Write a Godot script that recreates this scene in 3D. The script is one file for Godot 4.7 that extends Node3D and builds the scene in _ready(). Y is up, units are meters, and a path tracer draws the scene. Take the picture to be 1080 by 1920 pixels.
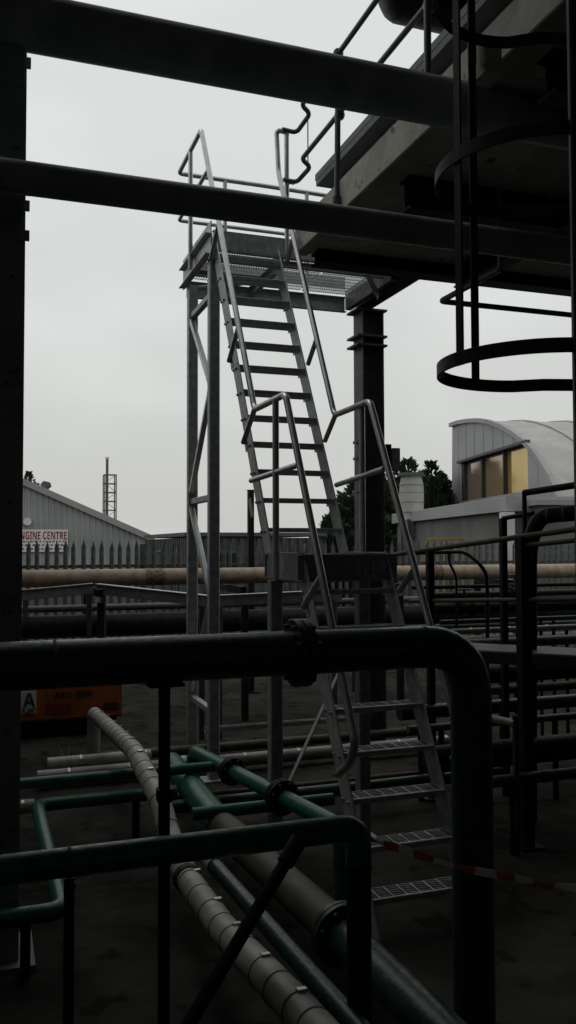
extends Node3D
# An industrial yard seen from under a process building: pipes, a galvanised access stair, sky.

const FOC := 1604.0
var cam_pos := Vector3(0, 2.16, 0)
var cam_basis := Basis.from_euler(Vector3(deg_to_rad(2.28), deg_to_rad(-19.43), deg_to_rad(-0.17)))
var M := {}
var used := {}
var rng := RandomNumberGenerator.new()

# ---------------------------------------------------------------- pixel (1080x1920) to place
func ray(px: float, py: float) -> Vector3:
	return cam_basis * Vector3((px - 540.0) / FOC, -(py - 960.0) / FOC, -1.0)
func HX(px: float, py: float, x: float) -> Vector3:
	var d := ray(px, py)
	return cam_pos + d * ((x - cam_pos.x) / d.x)
func HY(px: float, py: float, y: float) -> Vector3:
	var d := ray(px, py)
	return cam_pos + d * ((y - cam_pos.y) / d.y)
func HZ(px: float, py: float, z: float) -> Vector3:
	var d := ray(px, py)
	return cam_pos + d * ((z - cam_pos.z) / d.z)
func HD(px: float, py: float, dist: float) -> Vector3:
	return cam_pos + ray(px, py) * dist

# ---------------------------------------------------------------- mesh building
class MB:
	var v := PackedVector3Array()
	var n := PackedVector3Array()
	var ix := PackedInt32Array()
	func tri_i(a: int, b: int, c: int) -> void:
		var g := (v[b] - v[a]).cross(v[c] - v[a])
		if g.dot(n[a] + n[b] + n[c]) > 0.0:
			ix.append_array(PackedInt32Array([a, c, b]))
		else:
			ix.append_array(PackedInt32Array([a, b, c]))
	func poly(pts: Array, nn: Vector3) -> void:
		var s := v.size()
		for p in pts:
			v.append(p)
			n.append(nn)
		for i in range(1, pts.size() - 1):
			tri_i(s, s + i, s + i + 1)
	func box(c: Vector3, s: Vector3) -> void:
		var h := s * 0.5
		for a in 3:
			for sg in [-1.0, 1.0]:
				var nn := Vector3.ZERO
				nn[a] = sg
				var b := (a + 1) % 3
				var d := (a + 2) % 3
				var pts := []
				for q in [[-1, -1], [1, -1], [1, 1], [-1, 1]]:
					var p := Vector3.ZERO
					p[a] = h[a] * sg
					p[b] = h[b] * q[0]
					p[d] = h[d] * q[1]
					pts.append(c + p)
				poly(pts, nn)
	# bar from a to b: w across, h along up; chamfered edges; (so, uo) shifts the section
	func beam(a: Vector3, b: Vector3, w: float, h: float, up := Vector3.UP, so := 0.0, uo := 0.0, ch := -1.0) -> void:
		var ax := (b - a).normalized()
		var u := up - ax * up.dot(ax)
		if u.length() < 0.01:
			u = Vector3.RIGHT - ax * ax.x
			if u.length() < 0.01:
				u = Vector3.FORWARD
		u = u.normalized()
		var s := ax.cross(u)
		var o := s * so + u * uo
		if ch < 0.0:
			ch = minf(0.006, minf(w, h) * 0.16)
		var hw := w * 0.5
		var hh := h * 0.5
		var q := [Vector2(hw, -hh + ch), Vector2(hw, hh - ch), Vector2(hw - ch, hh), Vector2(-hw + ch, hh), Vector2(-hw, hh - ch), Vector2(-hw, -hh + ch), Vector2(-hw + ch, -hh), Vector2(hw - ch, -hh)]
		var ca := []
		var cb := []
		for i in 8:
			var p: Vector2 = q[i]
			var r: Vector2 = q[(i + 1) % 8]
			var m := (p + r) * 0.5
			var e := r - p
			var nn2 := Vector2(e.y, -e.x).normalized()
			if nn2.dot(m) < 0.0:
				nn2 = -nn2
			var p3 := o + s * p.x + u * p.y
			var r3 := o + s * r.x + u * r.y
			poly([a + p3, a + r3, b + r3, b + p3], s * nn2.x + u * nn2.y)
			ca.append(a + p3)
			cb.append(b + p3)
		poly(ca, -ax)
		poly(cb, ax)
	# I section: height h along up, flange width w
	func isec(a: Vector3, b: Vector3, h: float, w: float, tf: float, tw: float, up := Vector3.UP) -> void:
		beam(a, b, w, tf, up, 0.0, h * 0.5 - tf * 0.5)
		beam(a, b, w, tf, up, 0.0, -h * 0.5 + tf * 0.5)
		beam(a, b, tw, h - 2.0 * tf - 0.002, up, 0.0, 0.0, 0.0)
	# channel: web at the section line, flanges pointing to side sd (+1 / -1 of axis x up)
	func chan(a: Vector3, b: Vector3, h: float, w: float, t: float, up: Vector3, sd: float) -> void:
		beam(a, b, t, h - 2.0 * t - 0.002, up, 0.0, 0.0, 0.0)
		beam(a, b, w, t, up, sd * (w * 0.5 - t * 0.5), h * 0.5 - t * 0.5)
		beam(a, b, w, t, up, sd * (w * 0.5 - t * 0.5), -h * 0.5 + t * 0.5)
	# round tube through points; rad may be an Array of radii
	func tube(pts: Array, rad, seg := 16, caps := true) -> void:
		var m := pts.size()
		var t0: Vector3 = (pts[1] - pts[0]).normalized()
		var u := Vector3.UP - t0 * t0.y
		if u.length() < 0.05:
			u = Vector3.RIGHT - t0 * t0.x
		u = u.normalized()
		var s0 := v.size()
		for i in m:
			var t: Vector3
			if i == 0:
				t = (pts[1] - pts[0]).normalized()
			elif i == m - 1:
				t = (pts[m - 1] - pts[m - 2]).normalized()
			else:
				t = ((pts[i] - pts[i - 1]).normalized() + (pts[i + 1] - pts[i]).normalized()).normalized()
			u = (u - t * u.dot(t)).normalized()
			var w := t.cross(u)
			var r: float = rad[i] if rad is Array else rad
			for k in seg:
				var an := TAU * k / seg
				var d := u * cos(an) + w * sin(an)
				v.append(pts[i] + d * r)
				n.append(d)
		for i in m - 1:
			for k in seg:
				var k2 := (k + 1) % seg
				var a := s0 + i * seg + k
				var b := s0 + i * seg + k2
				var c := s0 + (i + 1) * seg + k2
				var d2 := s0 + (i + 1) * seg + k
				tri_i(a, b, c)
				tri_i(a, c, d2)
		if caps:
			for e in [0, m - 1]:
				var tt: Vector3 = (pts[0] - pts[1]).normalized() if e == 0 else (pts[m - 1] - pts[m - 2]).normalized()
				var ring := []
				for k in seg:
					ring.append(v[s0 + e * seg + k])
				poly(ring, tt)
	func done() -> ArrayMesh:
		var ar := []
		ar.resize(Mesh.ARRAY_MAX)
		ar[Mesh.ARRAY_VERTEX] = v
		ar[Mesh.ARRAY_NORMAL] = n
		ar[Mesh.ARRAY_INDEX] = ix
		var am := ArrayMesh.new()
		am.add_surface_from_arrays(Mesh.PRIMITIVE_TRIANGLES, ar)
		return am

# polyline with rounded corners of radius r
func fillet(pts: Array, r: float, k := 6) -> Array:
	var out := [pts[0]]
	for i in range(1, pts.size() - 1):
		var p: Vector3 = pts[i]
		var a: Vector3 = (pts[i - 1] - p)
		var b: Vector3 = (pts[i + 1] - p)
		var rr := minf(r, minf(a.length(), b.length()) * 0.45)
		var p0 := p + a.normalized() * rr
		var p1 := p + b.normalized() * rr
		for j in k + 1:
			var t := float(j) / k
			out.append(p0 * (1 - t) * (1 - t) + p * 2.0 * t * (1 - t) + p1 * t * t)
	out.append(pts[-1])
	return out

func lerp_path(pts: Array, dist: float) -> Array:
	# point and direction at a distance along a polyline
	var rest := dist
	for i in pts.size() - 1:
		var l: float = (pts[i + 1] - pts[i]).length()
		if rest <= l or i == pts.size() - 2:
			return [pts[i].lerp(pts[i + 1], clampf(rest / l, 0, 1)), (pts[i + 1] - pts[i]).normalized()]
		rest -= l
	return []

# ---------------------------------------------------------------- nodes
func numbered(called: String) -> String:
	if not used.has(called):
		used[called] = 0
		return called
	used[called] += 1
	return "%s_%03d" % [called, used[called]]
func thing(called: String, label: String, category: String, at := Vector3.ZERO, group := "") -> Node3D:
	var o := Node3D.new()
	o.name = numbered(called)
	add_child(o)
	o.position = at
	o.set_meta("label", label)
	o.set_meta("category", category)
	if group != "":
		o.set_meta("group", group)
	return o
# a part: mesh given in world coordinates, stored relative to its thing
func part(parent: Node3D, called: String, mb: MB, mat: Material, label := "") -> MeshInstance3D:
	var o := MeshInstance3D.new()
	var org := Vector3.ZERO
	var q: Node = parent
	while q != self:
		org += (q as Node3D).position
		q = q.get_parent()
	for i in mb.v.size():
		mb.v[i] -= org
	o.mesh = mb.done()
	o.material_override = mat
	o.name = called
	parent.add_child(o, true)
	if label != "":
		o.set_meta("label", label)
	return o
func shared(parent: Node3D, called: String, mesh: Mesh, mat: Material, xf: Transform3D) -> MeshInstance3D:
	var o := MeshInstance3D.new()
	o.mesh = mesh
	o.material_override = mat
	o.name = called
	parent.add_child(o, true)
	var org := Vector3.ZERO
	var q: Node = parent
	while q != self:
		org += (q as Node3D).position
		q = q.get_parent()
	xf.origin -= org
	o.transform = xf
	return o
func empty(parent: Node3D, called: String) -> Node3D:
	var o := Node3D.new()
	o.name = called
	parent.add_child(o, true)
	return o
func structure(called: String, mb: MB, mat: Material) -> MeshInstance3D:
	var o := part(self, called, mb, mat)
	o.set_meta("kind", "structure")
	return o

# ---------------------------------------------------------------- materials
func noise_image(seed_: int, freq: float, octaves: int, size := 256, typ := FastNoiseLite.TYPE_SIMPLEX_SMOOTH) -> Image:
	var fn := FastNoiseLite.new()
	fn.seed = seed_
	fn.frequency = freq
	fn.noise_type = typ
	fn.fractal_octaves = octaves
	return fn.get_seamless_image(size, size)
# colours given as linear base colours; patches of the second and specks of the third
func mat(c1: Color, c2: Color, seed_: int, freq: float, tile: float, rough: float, metal := 0.0, bump := 0.0, spot := Color(0, 0, 0, 0), spot_amt := 0.0, rough_var := 0.0) -> StandardMaterial3D:
	var m := StandardMaterial3D.new()
	var im := noise_image(seed_, freq, 5)
	var im2 := noise_image(seed_ + 77, freq * 2.7, 4)
	var sz := im.get_width()
	var out := Image.create(sz, sz, false, Image.FORMAT_RGB8)
	for y in sz:
		for x in sz:
			var t := smoothstep(0.25, 0.75, im.get_pixel(x, y).r)
			var c := c1.lerp(c2, t)
			if spot_amt > 0.0:
				var s := smoothstep(1.0 - spot_amt - 0.08, 1.0 - spot_amt + 0.06, im2.get_pixel(x, y).r)
				c = c.lerp(Color(spot.r, spot.g, spot.b), s)
			out.set_pixel(x, y, c.linear_to_srgb())
	m.albedo_texture = ImageTexture.create_from_image(out)
	m.roughness = rough
	m.metallic = metal
	if rough_var > 0.0:
		var ro := Image.create(sz, sz, false, Image.FORMAT_RGB8)
		for y in sz:
			for x in sz:
				var g := clampf(rough + (im2.get_pixel(x, y).r - 0.5) * 2.0 * rough_var, 0.05, 1.0)
				ro.set_pixel(x, y, Color(g, g, g))
		m.roughness_texture = ImageTexture.create_from_image(ro)
		m.roughness = 1.0
	if bump > 0.0:
		var bi := noise_image(seed_ + 5, freq * 3.0, 4)
		bi.convert(Image.FORMAT_RGBA8)
		bi.bump_map_to_normal_map(bump)
		m.normal_enabled = true
		m.normal_texture = ImageTexture.create_from_image(bi)
	m.uv1_triplanar = true
	m.uv1_scale = Vector3.ONE / tile
	return m
func flat_mat(c: Color, rough: float, metal := 0.0) -> StandardMaterial3D:
	var m := StandardMaterial3D.new()
	m.albedo_color = c.linear_to_srgb()
	m.roughness = rough
	m.metallic = metal
	return m

func make_materials() -> void:
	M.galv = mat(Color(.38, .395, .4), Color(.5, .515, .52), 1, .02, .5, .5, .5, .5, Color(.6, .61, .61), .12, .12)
	M.tube = mat(Color(.44, .455, .46), Color(.55, .565, .57), 2, .015, .6, .36, .8, .2, Color(.34, .35, .35), .1, .1)
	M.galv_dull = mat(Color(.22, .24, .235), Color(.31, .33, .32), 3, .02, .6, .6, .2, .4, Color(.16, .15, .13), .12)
	M.dark = mat(Color(.06, .075, .08), Color(.085, .1, .105), 4, .012, .9, .5, 0, .5, Color(.06, .045, .035), .08)
	M.column = mat(Color(.19, .21, .215), Color(.25, .27, .27), 5, .01, 1.2, .6, 0, .5, Color(.04, .036, .03), .12)  # stanchion grey lifted to stand in for sky glare
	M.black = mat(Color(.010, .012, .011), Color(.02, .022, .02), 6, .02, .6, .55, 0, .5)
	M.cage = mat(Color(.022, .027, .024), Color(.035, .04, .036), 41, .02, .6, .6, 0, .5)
	M.old_steel = mat(Color(.085, .09, .085), Color(.125, .13, .12), 45, .012, 1.0, .6, 0, .5, Color(.07, .05, .04), .14)
	M.glare_pipe_grey = mat(Color(.23, .27, .28), Color(.3, .335, .34), 43, .012, .9, .5, 0, .5, Color(.1, .09, .08), .08)  # overhead pipes lightened in colour to imitate veiling sky glare
	M.green = mat(Color(.006, .085, .052), Color(.01, .115, .074), 7, .02, .7, .38, 0, .45, Color(.075, .05, .03), .13, .14)
	M.green_dark = mat(Color(.006, .03, .02), Color(.011, .045, .032), 8, .02, .7, .36, 0, .5, Color(.06, .042, .028), .13, .14)
	M.white_clad = mat(Color(.3, .295, .275), Color(.42, .41, .385), 9, .015, .7, .5, .15, .4, Color(.24, .22, .18), .12)
	M.grey_clad = mat(Color(.2, .195, .18), Color(.29, .28, .26), 10, .015, .7, .5, .2, .4, Color(.16, .14, .11), .14)
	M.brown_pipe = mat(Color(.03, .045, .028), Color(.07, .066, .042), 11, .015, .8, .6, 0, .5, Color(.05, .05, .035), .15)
	M.beige = mat(Color(.3, .22, .16), Color(.42, .32, .235), 12, .016, .8, .6, 0, .5, Color(.12, .06, .035), .2)
	M.rust_patch = mat(Color(.1, .05, .03), Color(.3, .2, .14), 42, .03, .5, .75, 0, .6, Color(.4, .3, .22), .3)
	M.rust = mat(Color(.07, .042, .032), Color(.11, .065, .048), 13, .02, .7, .7, 0, .7, Color(.03, .022, .02), .2)
	M.band = flat_mat(Color(.5, .5, .48), .3, .9)
	M.joint = flat_mat(Color(.04, .04, .038), .7)
	M.concrete = mat(Color(.36, .34, .3), Color(.47, .45, .4), 14, .012, 1.6, .85, 0, .8, Color(.13, .12, .1), .16)
	M.block = mat(Color(.4, .395, .375), Color(.48, .472, .45), 44, .012, 2.4, .9, 0, .8, Color(.12, .115, .1), .16)
	M.ground = mat(Color(.026, .0265, .0225), Color(.046, .0445, .038), 16, .014, 3.5, .8, 0, 1.5, Color(.018, .019, .015), .25, .1)
	M.cladding = mat(Color(.27, .275, .27), Color(.31, .315, .31), 17, .008, 6.0, .55, .1, .2)
	M.cladding_dark = mat(Color(.06, .065, .07), Color(.085, .09, .095), 18, .01, 4.0, .6, 0, .3, Color(.04, .042, .045), .14)
	M.fence = mat(Color(.1, .115, .11), Color(.15, .16, .155), 19, .02, .8, .6, .35, .4, Color(.07, .06, .05), .14)
	M.sheet = mat(Color(.29, .295, .3), Color(.34, .345, .35), 20, .008, 5.0, .5, .1, .2)
	M.roof_sheet = mat(Color(.36, .355, .34), Color(.45, .44, .42), 21, .01, 3.0, .6, 0, .4, Color(.32, .31, .29), .12)
	M.render = mat(Color(.12, .125, .12), Color(.16, .165, .155), 22, .01, 3.0, .8, 0, .5, Color(.14, .135, .12), .14)
	M.orange = mat(Color(.27, .068, .014), Color(.36, .092, .02), 23, .012, 1.0, .45, 0, .2, Color(.25, .07, .025), .1)
	M.yellow = flat_mat(Color(.4, .23, .05), .6)
	M.white = mat(Color(.62, .6, .58), Color(.7, .68, .66), 24, .015, 1.5, .5, 0, .1)
	M.red = flat_mat(Color(.2, .016, .024), .5)
	M.ink = flat_mat(Color(.03, .03, .03), .6)
	M.bark = mat(Color(.05, .035, .025), Color(.09, .07, .05), 25, .02, .7, .9, 0, 1.0)
	M.leaf = mat(Color(.018, .03, .014), Color(.03, .046, .022), 26, .05, 1.0, .7)
	M.leaf.backlight_enabled = true
	M.leaf.backlight = Color(.015, .025, .01)
	M.glass_dark = flat_mat(Color(.02, .022, .025), .06)
	M.ground.metallic_specular = .12
	M.black.metallic_specular = .25
	M.block.metallic_specular = .2
	M.tape_white = flat_mat(Color(.75, .72, .7), .4)
	M.tape_red = flat_mat(Color(.55, .16, .13), .4)
	for q in [M.tape_white, M.tape_red]:
		q.backlight_enabled = true
		q.backlight = q.albedo_color * .7
	M.hose = flat_mat(Color(.012, .012, .013), .45)

# ---------------------------------------------------------------- pipe helpers
func ring_part(parent: Node3D, called: String, p: Vector3, dir: Vector3, r: float, length: float, m: Material, seg := 20) -> void:
	var b := MB.new()
	var c := minf(length * 0.2, 0.004)
	b.tube([p - dir * length * .5, p - dir * (length * .5 - c), p + dir * (length * .5 - c), p + dir * length * .5], [r - c, r, r, r - c], seg)
	part(parent, called, b, m)
func flange_pair(parent: Node3D, p: Vector3, dir: Vector3, r: float, t: float, m: Material) -> void:
	for s in [-1.0, 1.0]:
		var c: Vector3 = p + dir * s * (t * .5 + .004)
		var b := MB.new()
		b.tube([c - dir * t * .5, c - dir * (t * .5 - .003), c + dir * (t * .5 - .003), c + dir * t * .5], [r - .003, r, r, r - .003], 28)
		var fl := part(parent, "flange", b, m)
		if s > 0:
			var u := dir.cross(Vector3.UP)
			if u.length() < .1:
				u = Vector3.RIGHT
			u = u.normalized()
			var w := dir.cross(u)
			for k in 8:
				var an := TAU * (k + .5) / 8.0
				var o := p + (u * cos(an) + w * sin(an)) * (r * .82)
				var bb := MB.new()
				bb.tube([o - dir * (t + .025), o + dir * (t + .025)], r * .075, 6)
				part(fl, "bolt", bb, M.dark)

func _ready() -> void:
	rng.seed = 7
	# ------------------------------------------------ camera, sky, sun, exposure
	var cam := Camera3D.new()
	cam.name = "camera"
	cam.fov = 2.0 * rad_to_deg(atan(960.0 / FOC))
	cam.near = 0.05
	cam.far = 3000.0
	add_child(cam)
	cam.transform = Transform3D(cam_basis, cam_pos)
	cam.current = true
	var env := Environment.new()
	env.background_mode = Environment.BG_SKY
	var sm := ProceduralSkyMaterial.new()
	sm.sky_top_color = Color(.872, .89, .886)
	sm.sky_horizon_color = Color(.772, .774, .757)
	sm.sky_curve = .22
	sm.ground_bottom_color = Color(.12, .12, .11)
	sm.ground_horizon_color = Color(.3, .3, .29)
	sm.sun_angle_max = 0.0
	sm.sky_cover = sky_cover()
	sm.sky_cover_modulate = Color(1, 1, 1, 1)
	var sky := Sky.new()
	sky.sky_material = sm
	env.sky = sky
	env.tonemap_mode = Environment.TONE_MAPPER_LINEAR
	env.tonemap_exposure = 1.0
	env.sdfgi_enabled = true
	env.ssao_enabled = true
	env.ssil_enabled = true
	var we := WorldEnvironment.new()
	we.name = "environment"
	we.environment = env
	add_child(we)
	var sun := DirectionalLight3D.new()
	sun.name = "sun"
	sun.light_energy = 0.15
	sun.light_angular_distance = 25.0
	sun.light_color = Color(1, .98, .95)
	sun.shadow_enabled = true
	add_child(sun)
	sun.rotation = Vector3(deg_to_rad(-62), deg_to_rad(-150), 0)

	make_materials()
	build_ground()
	build_process_building()
	build_background()
	build_stair()
	build_overhead()
	build_yard_pipes()
	build_foreground_pipes()
	build_right_side()

func sky_cover() -> Texture2D:
	var im := Image.create(512, 256, false, Image.FORMAT_RGBA8)
	var fn := FastNoiseLite.new()
	fn.seed = 3
	fn.frequency = 1.3
	fn.fractal_octaves = 5
	for y in 256:
		for x in 512:
			var a := TAU * x / 512.0
			var el := PI * (0.5 - y / 256.0)
			var d := Vector3(cos(a) * cos(el), sin(el) * 2.2, sin(a) * cos(el))
			var t := clampf(fn.get_noise_3dv(d * 1.6) * 1.6 + .25, 0, 1)
			var g := 0.75
			im.set_pixel(x, y, Color(g, g * 1.005, g, t * 0.17))
	return ImageTexture.create_from_image(im)

# ================================================================= ground
func build_ground() -> void:
	var b := MB.new()
	b.box(Vector3(0, -.25, -200), Vector3(1600, .5, 1600))
	structure("ground", b, M.ground)

# ================================================================= process building on the right, unseen shade roof and store
func build_process_building() -> void:
	var t := thing("process_building", "concrete process building with stained slab edge carried above the yard", "building", Vector3(5.5, 0, -2))
	var b := MB.new()
	b.beam(Vector3(2.74, 5.0, -7.38), Vector3(2.74, 5.0, 4.0), .12, .27, Vector3.UP, 0, 0, .008)
	part(t, "slab_edge", b, M.concrete, "pale stained concrete slab edge")
	b = MB.new()
	b.box(Vector3(6.0, 5.0, -1.7), Vector3(6.39, .24, 11.3))
	part(t, "slab", b, M.concrete)
	# beams under the slab
	b = MB.new()
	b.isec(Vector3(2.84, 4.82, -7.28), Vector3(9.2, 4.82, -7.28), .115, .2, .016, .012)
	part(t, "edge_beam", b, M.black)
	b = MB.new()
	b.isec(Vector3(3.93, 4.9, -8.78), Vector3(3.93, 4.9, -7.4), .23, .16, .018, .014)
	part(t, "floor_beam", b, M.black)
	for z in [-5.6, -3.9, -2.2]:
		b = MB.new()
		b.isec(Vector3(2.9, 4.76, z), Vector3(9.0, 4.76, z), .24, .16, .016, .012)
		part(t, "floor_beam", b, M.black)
	b = MB.new()
	b.isec(Vector3(4.3, 4.74, -7.15), Vector3(4.3, 4.74, 3.0), .2, .16, .016, .012)
	part(t, "floor_beam", b, M.black)
	# little hanger cleats under the edge beam
	for x in [6.02, 6.2]:
		b = MB.new()
		b.box(Vector3(x, 4.735, -7.28), Vector3(.09, .05, .12))
		part(t, "cleat", b, M.black)
	# housing on the deck: wall with an overhanging lip
	b = MB.new()
	b.box(Vector3(6.05, 5.375, -2.0), Vector3(5.9, .46, 10.6))
	part(t, "upper_wall", b, M.block)
	b = MB.new()
	b.box(Vector3(5.98, 5.635, -2.05), Vector3(6.06, .055, 10.95))
	part(t, "roof_lip", b, M.dark)
	b = MB.new()
	b.box(Vector3(6.0, 5.70, -2.05), Vector3(6.1, .06, 11.0))
	part(t, "roof_sheet", b, M.dark)
	# unseen rear wall, roof and side walls, sized to shade the foreground
	b = MB.new()
	b.box(Vector3(.5, 4.08, 4.2), Vector3(18, 8.16, .3))
	part(t, "rear_wall", b, M.block)
	b = MB.new()
	b.box(Vector3(.5, 8.3, -.5), Vector3(18.0, .25, 9.7))
	part(t, "unseen_shade_roof", b, M.block)
	b = MB.new()
	b.box(Vector3(9.3, 4.08, -1.6), Vector3(.25, 8.16, 11.2))
	part(t, "side_wall", b, M.block)
	b = MB.new()
	b.box(Vector3(-4.2, 4.08, -.6), Vector3(.25, 8.16, 9.3))
	part(t, "side_wall", b, M.block)

	# store beyond the stanchion, added out of view to shade the yard
	var ls := thing("added_shade_store", "tall grey clad store added out of view to shade the yard", "building", Vector3(-4.0, 0, -9.6))
	b = MB.new()
	b.box(Vector3(-4.0, 2.9, -9.6), Vector3(6.6, 5.8, 7.0))
	part(ls, "wall", b, M.cladding_dark)
	b = MB.new()
	b.box(Vector3(-4.0, 5.87, -9.6), Vector3(6.9, .14, 7.3))
	part(ls, "roof", b, M.cladding_dark)
	for k in 22:
		b = MB.new()
		b.box(Vector3(-.685, 2.85, -6.3 - k * .31), Vector3(.03, 5.7, .1))
		part(ls, "rib", b, M.cladding_dark)

	# steel column carrying the floor beam
	var cx := 4.0
	var cz := -8.62
	var s := thing("steel_column", "dark broad-flange steel column with bolted cap brackets under platform corner", "column", Vector3(cx, 0, cz))
	for sx in [-1.0, 1.0]:
		b = MB.new()
		b.beam(Vector3(cx + sx * .12, 0, cz), Vector3(cx + sx * .12, 4.77, cz), .016, .25, Vector3.FORWARD)
		part(s, "flange", b, M.old_steel)
	b = MB.new()
	b.beam(Vector3(cx, 0, cz), Vector3(cx, 4.77, cz), .22, .014, Vector3.FORWARD)
	part(s, "web", b, M.old_steel)
	for q in [4.76, 4.47, 4.37]:
		b = MB.new()
		b.box(Vector3(cx - .02, q, cz), Vector3(.36, .022, .3))
		part(s, "bracket_plate", b, M.old_steel)
	for q in [3.3, 3.12, 2.75]:
		b = MB.new()
		b.box(Vector3(cx - .155, q, cz + .03), Vector3(.06, .03, .12))
		part(s, "bracket", b, M.old_steel)
	b = MB.new()
	b.box(Vector3(cx, .012, cz), Vector3(.42, .024, .42))
	part(s, "base_plate", b, M.old_steel)
	b = MB.new()
	var jp := HZ(740, 862, cz + .1)
	b.box(jp, Vector3(.085, .25, .1))
	var jb := part(s, "junction_box", b, M.grey_clad, "pale grey box on the column side")
	b = MB.new()
	b.box(jp + Vector3(-.07, .02, -.02), Vector3(.06, .3, .05))
	part(s, "backing_plate", b, M.black)

	# walkway handrail with curled ends
	var h := thing("walkway_handrail", "old dark handrail with ball joints and curled ends along concrete slab edge", "handrail", Vector3(2.66, 5.0, -6))
	var X := 2.72
	for zp in [-6.42, -4.9]:
		b = MB.new()
		b.tube([Vector3(X - .06, 4.93, zp + .1), Vector3(X - .05, 5.1, zp + .08), Vector3(X, 6.24, zp)], .024, 12)
		var po := part(h, "post", b, M.dark)
		b = MB.new()
		b.tube([Vector3(X - .06, 4.91, zp + .1), Vector3(X - .06, 4.99, zp + .1)], .042, 12)
		part(po, "foot", b, M.dark)
		for yy in [5.72, 6.25]:
			b = MB.new()
			var bp := []
			var br := []
			for k in 9:
				var an := PI * k / 8.0
				bp.append(Vector3(X, yy - cos(an) * .045, zp + (6.24 - yy) * .04))
				br.append(maxf(.003, sin(an) * .045))
			b.tube(bp, br, 12)
			part(po, "ball_joint", b, M.dark)
	# top rail and its curl, then the same for the lower rail
	for e in [[6.25, 6.17, "top_rail"], [5.74, 5.68, "lower_rail"]]:
		var yy: float = e[0]
		var ye: float = e[1]
		b = MB.new()
		b.tube(fillet([Vector3(X, yy, -3.0), Vector3(X, yy, -7.3), Vector3(X + .11, yy - .03, -7.36), Vector3(X + .08, ye, -7.66), Vector3(2.66, ye, -7.64)], .06), .022, 12)
		part(h, e[2], b, M.dark)
	b = MB.new()
	b.tube([Vector3(X + .1, 5.7, -7.4), Vector3(X + .1, 6.2, -7.4)], .006, 8)
	part(h, "tie_bar", b, M.dark)

	# vessel above the walkway
	var vz := -5.75
	var vc := HZ(802, -106, vz)
	var v := thing("horizontal_vessel", "black round-ended vessel lying above the concrete walkway housing", "tank", Vector3(vc.x, 5.73, vz))
	b = MB.new()
	var vr := .58
	var vp := []
	var vrr := []
	for k in 8:
		var an := PI * .5 * k / 7.0
		vp.append(Vector3(vc.x - .12 - cos(an) * .2, vc.y, vz))
		vrr.append(maxf(.01, sin(an) * vr))
	vp.append(Vector3(vc.x + 2.6, vc.y, vz))
	vrr.append(vr)
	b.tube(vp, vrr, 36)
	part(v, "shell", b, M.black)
	for xx in [.5, 2.0]:
		b = MB.new()
		b.box(Vector3(vc.x + xx, (5.73 + vc.y - vr * .8) * .5, vz), Vector3(.15, maxf(.05, vc.y - vr * .8 - 5.73), .7))
		part(v, "saddle", b, M.black)

	# pale duct hanging below the slab behind the cage
	var dv := thing("hanging_duct", "pale grey square duct hanging under the slab behind ladder cage", "duct", HD(905, 0, 4.6))
	b = MB.new()
	var dt := HD(912, 150, 4.6)
	b.beam(Vector3(dt.x, dt.y, dt.z), Vector3(dt.x, 4.86, dt.z), .11, .14, Vector3.FORWARD)
	part(dv, "duct_body", b, M.concrete)
	b = MB.new()
	b.beam(Vector3(dt.x - .1, dt.y + .05, dt.z + .02), Vector3(dt.x - .1, 4.86, dt.z + .02), .03, .05, Vector3.FORWARD)
	part(dv, "hanger_rod", b, M.dark)

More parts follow.
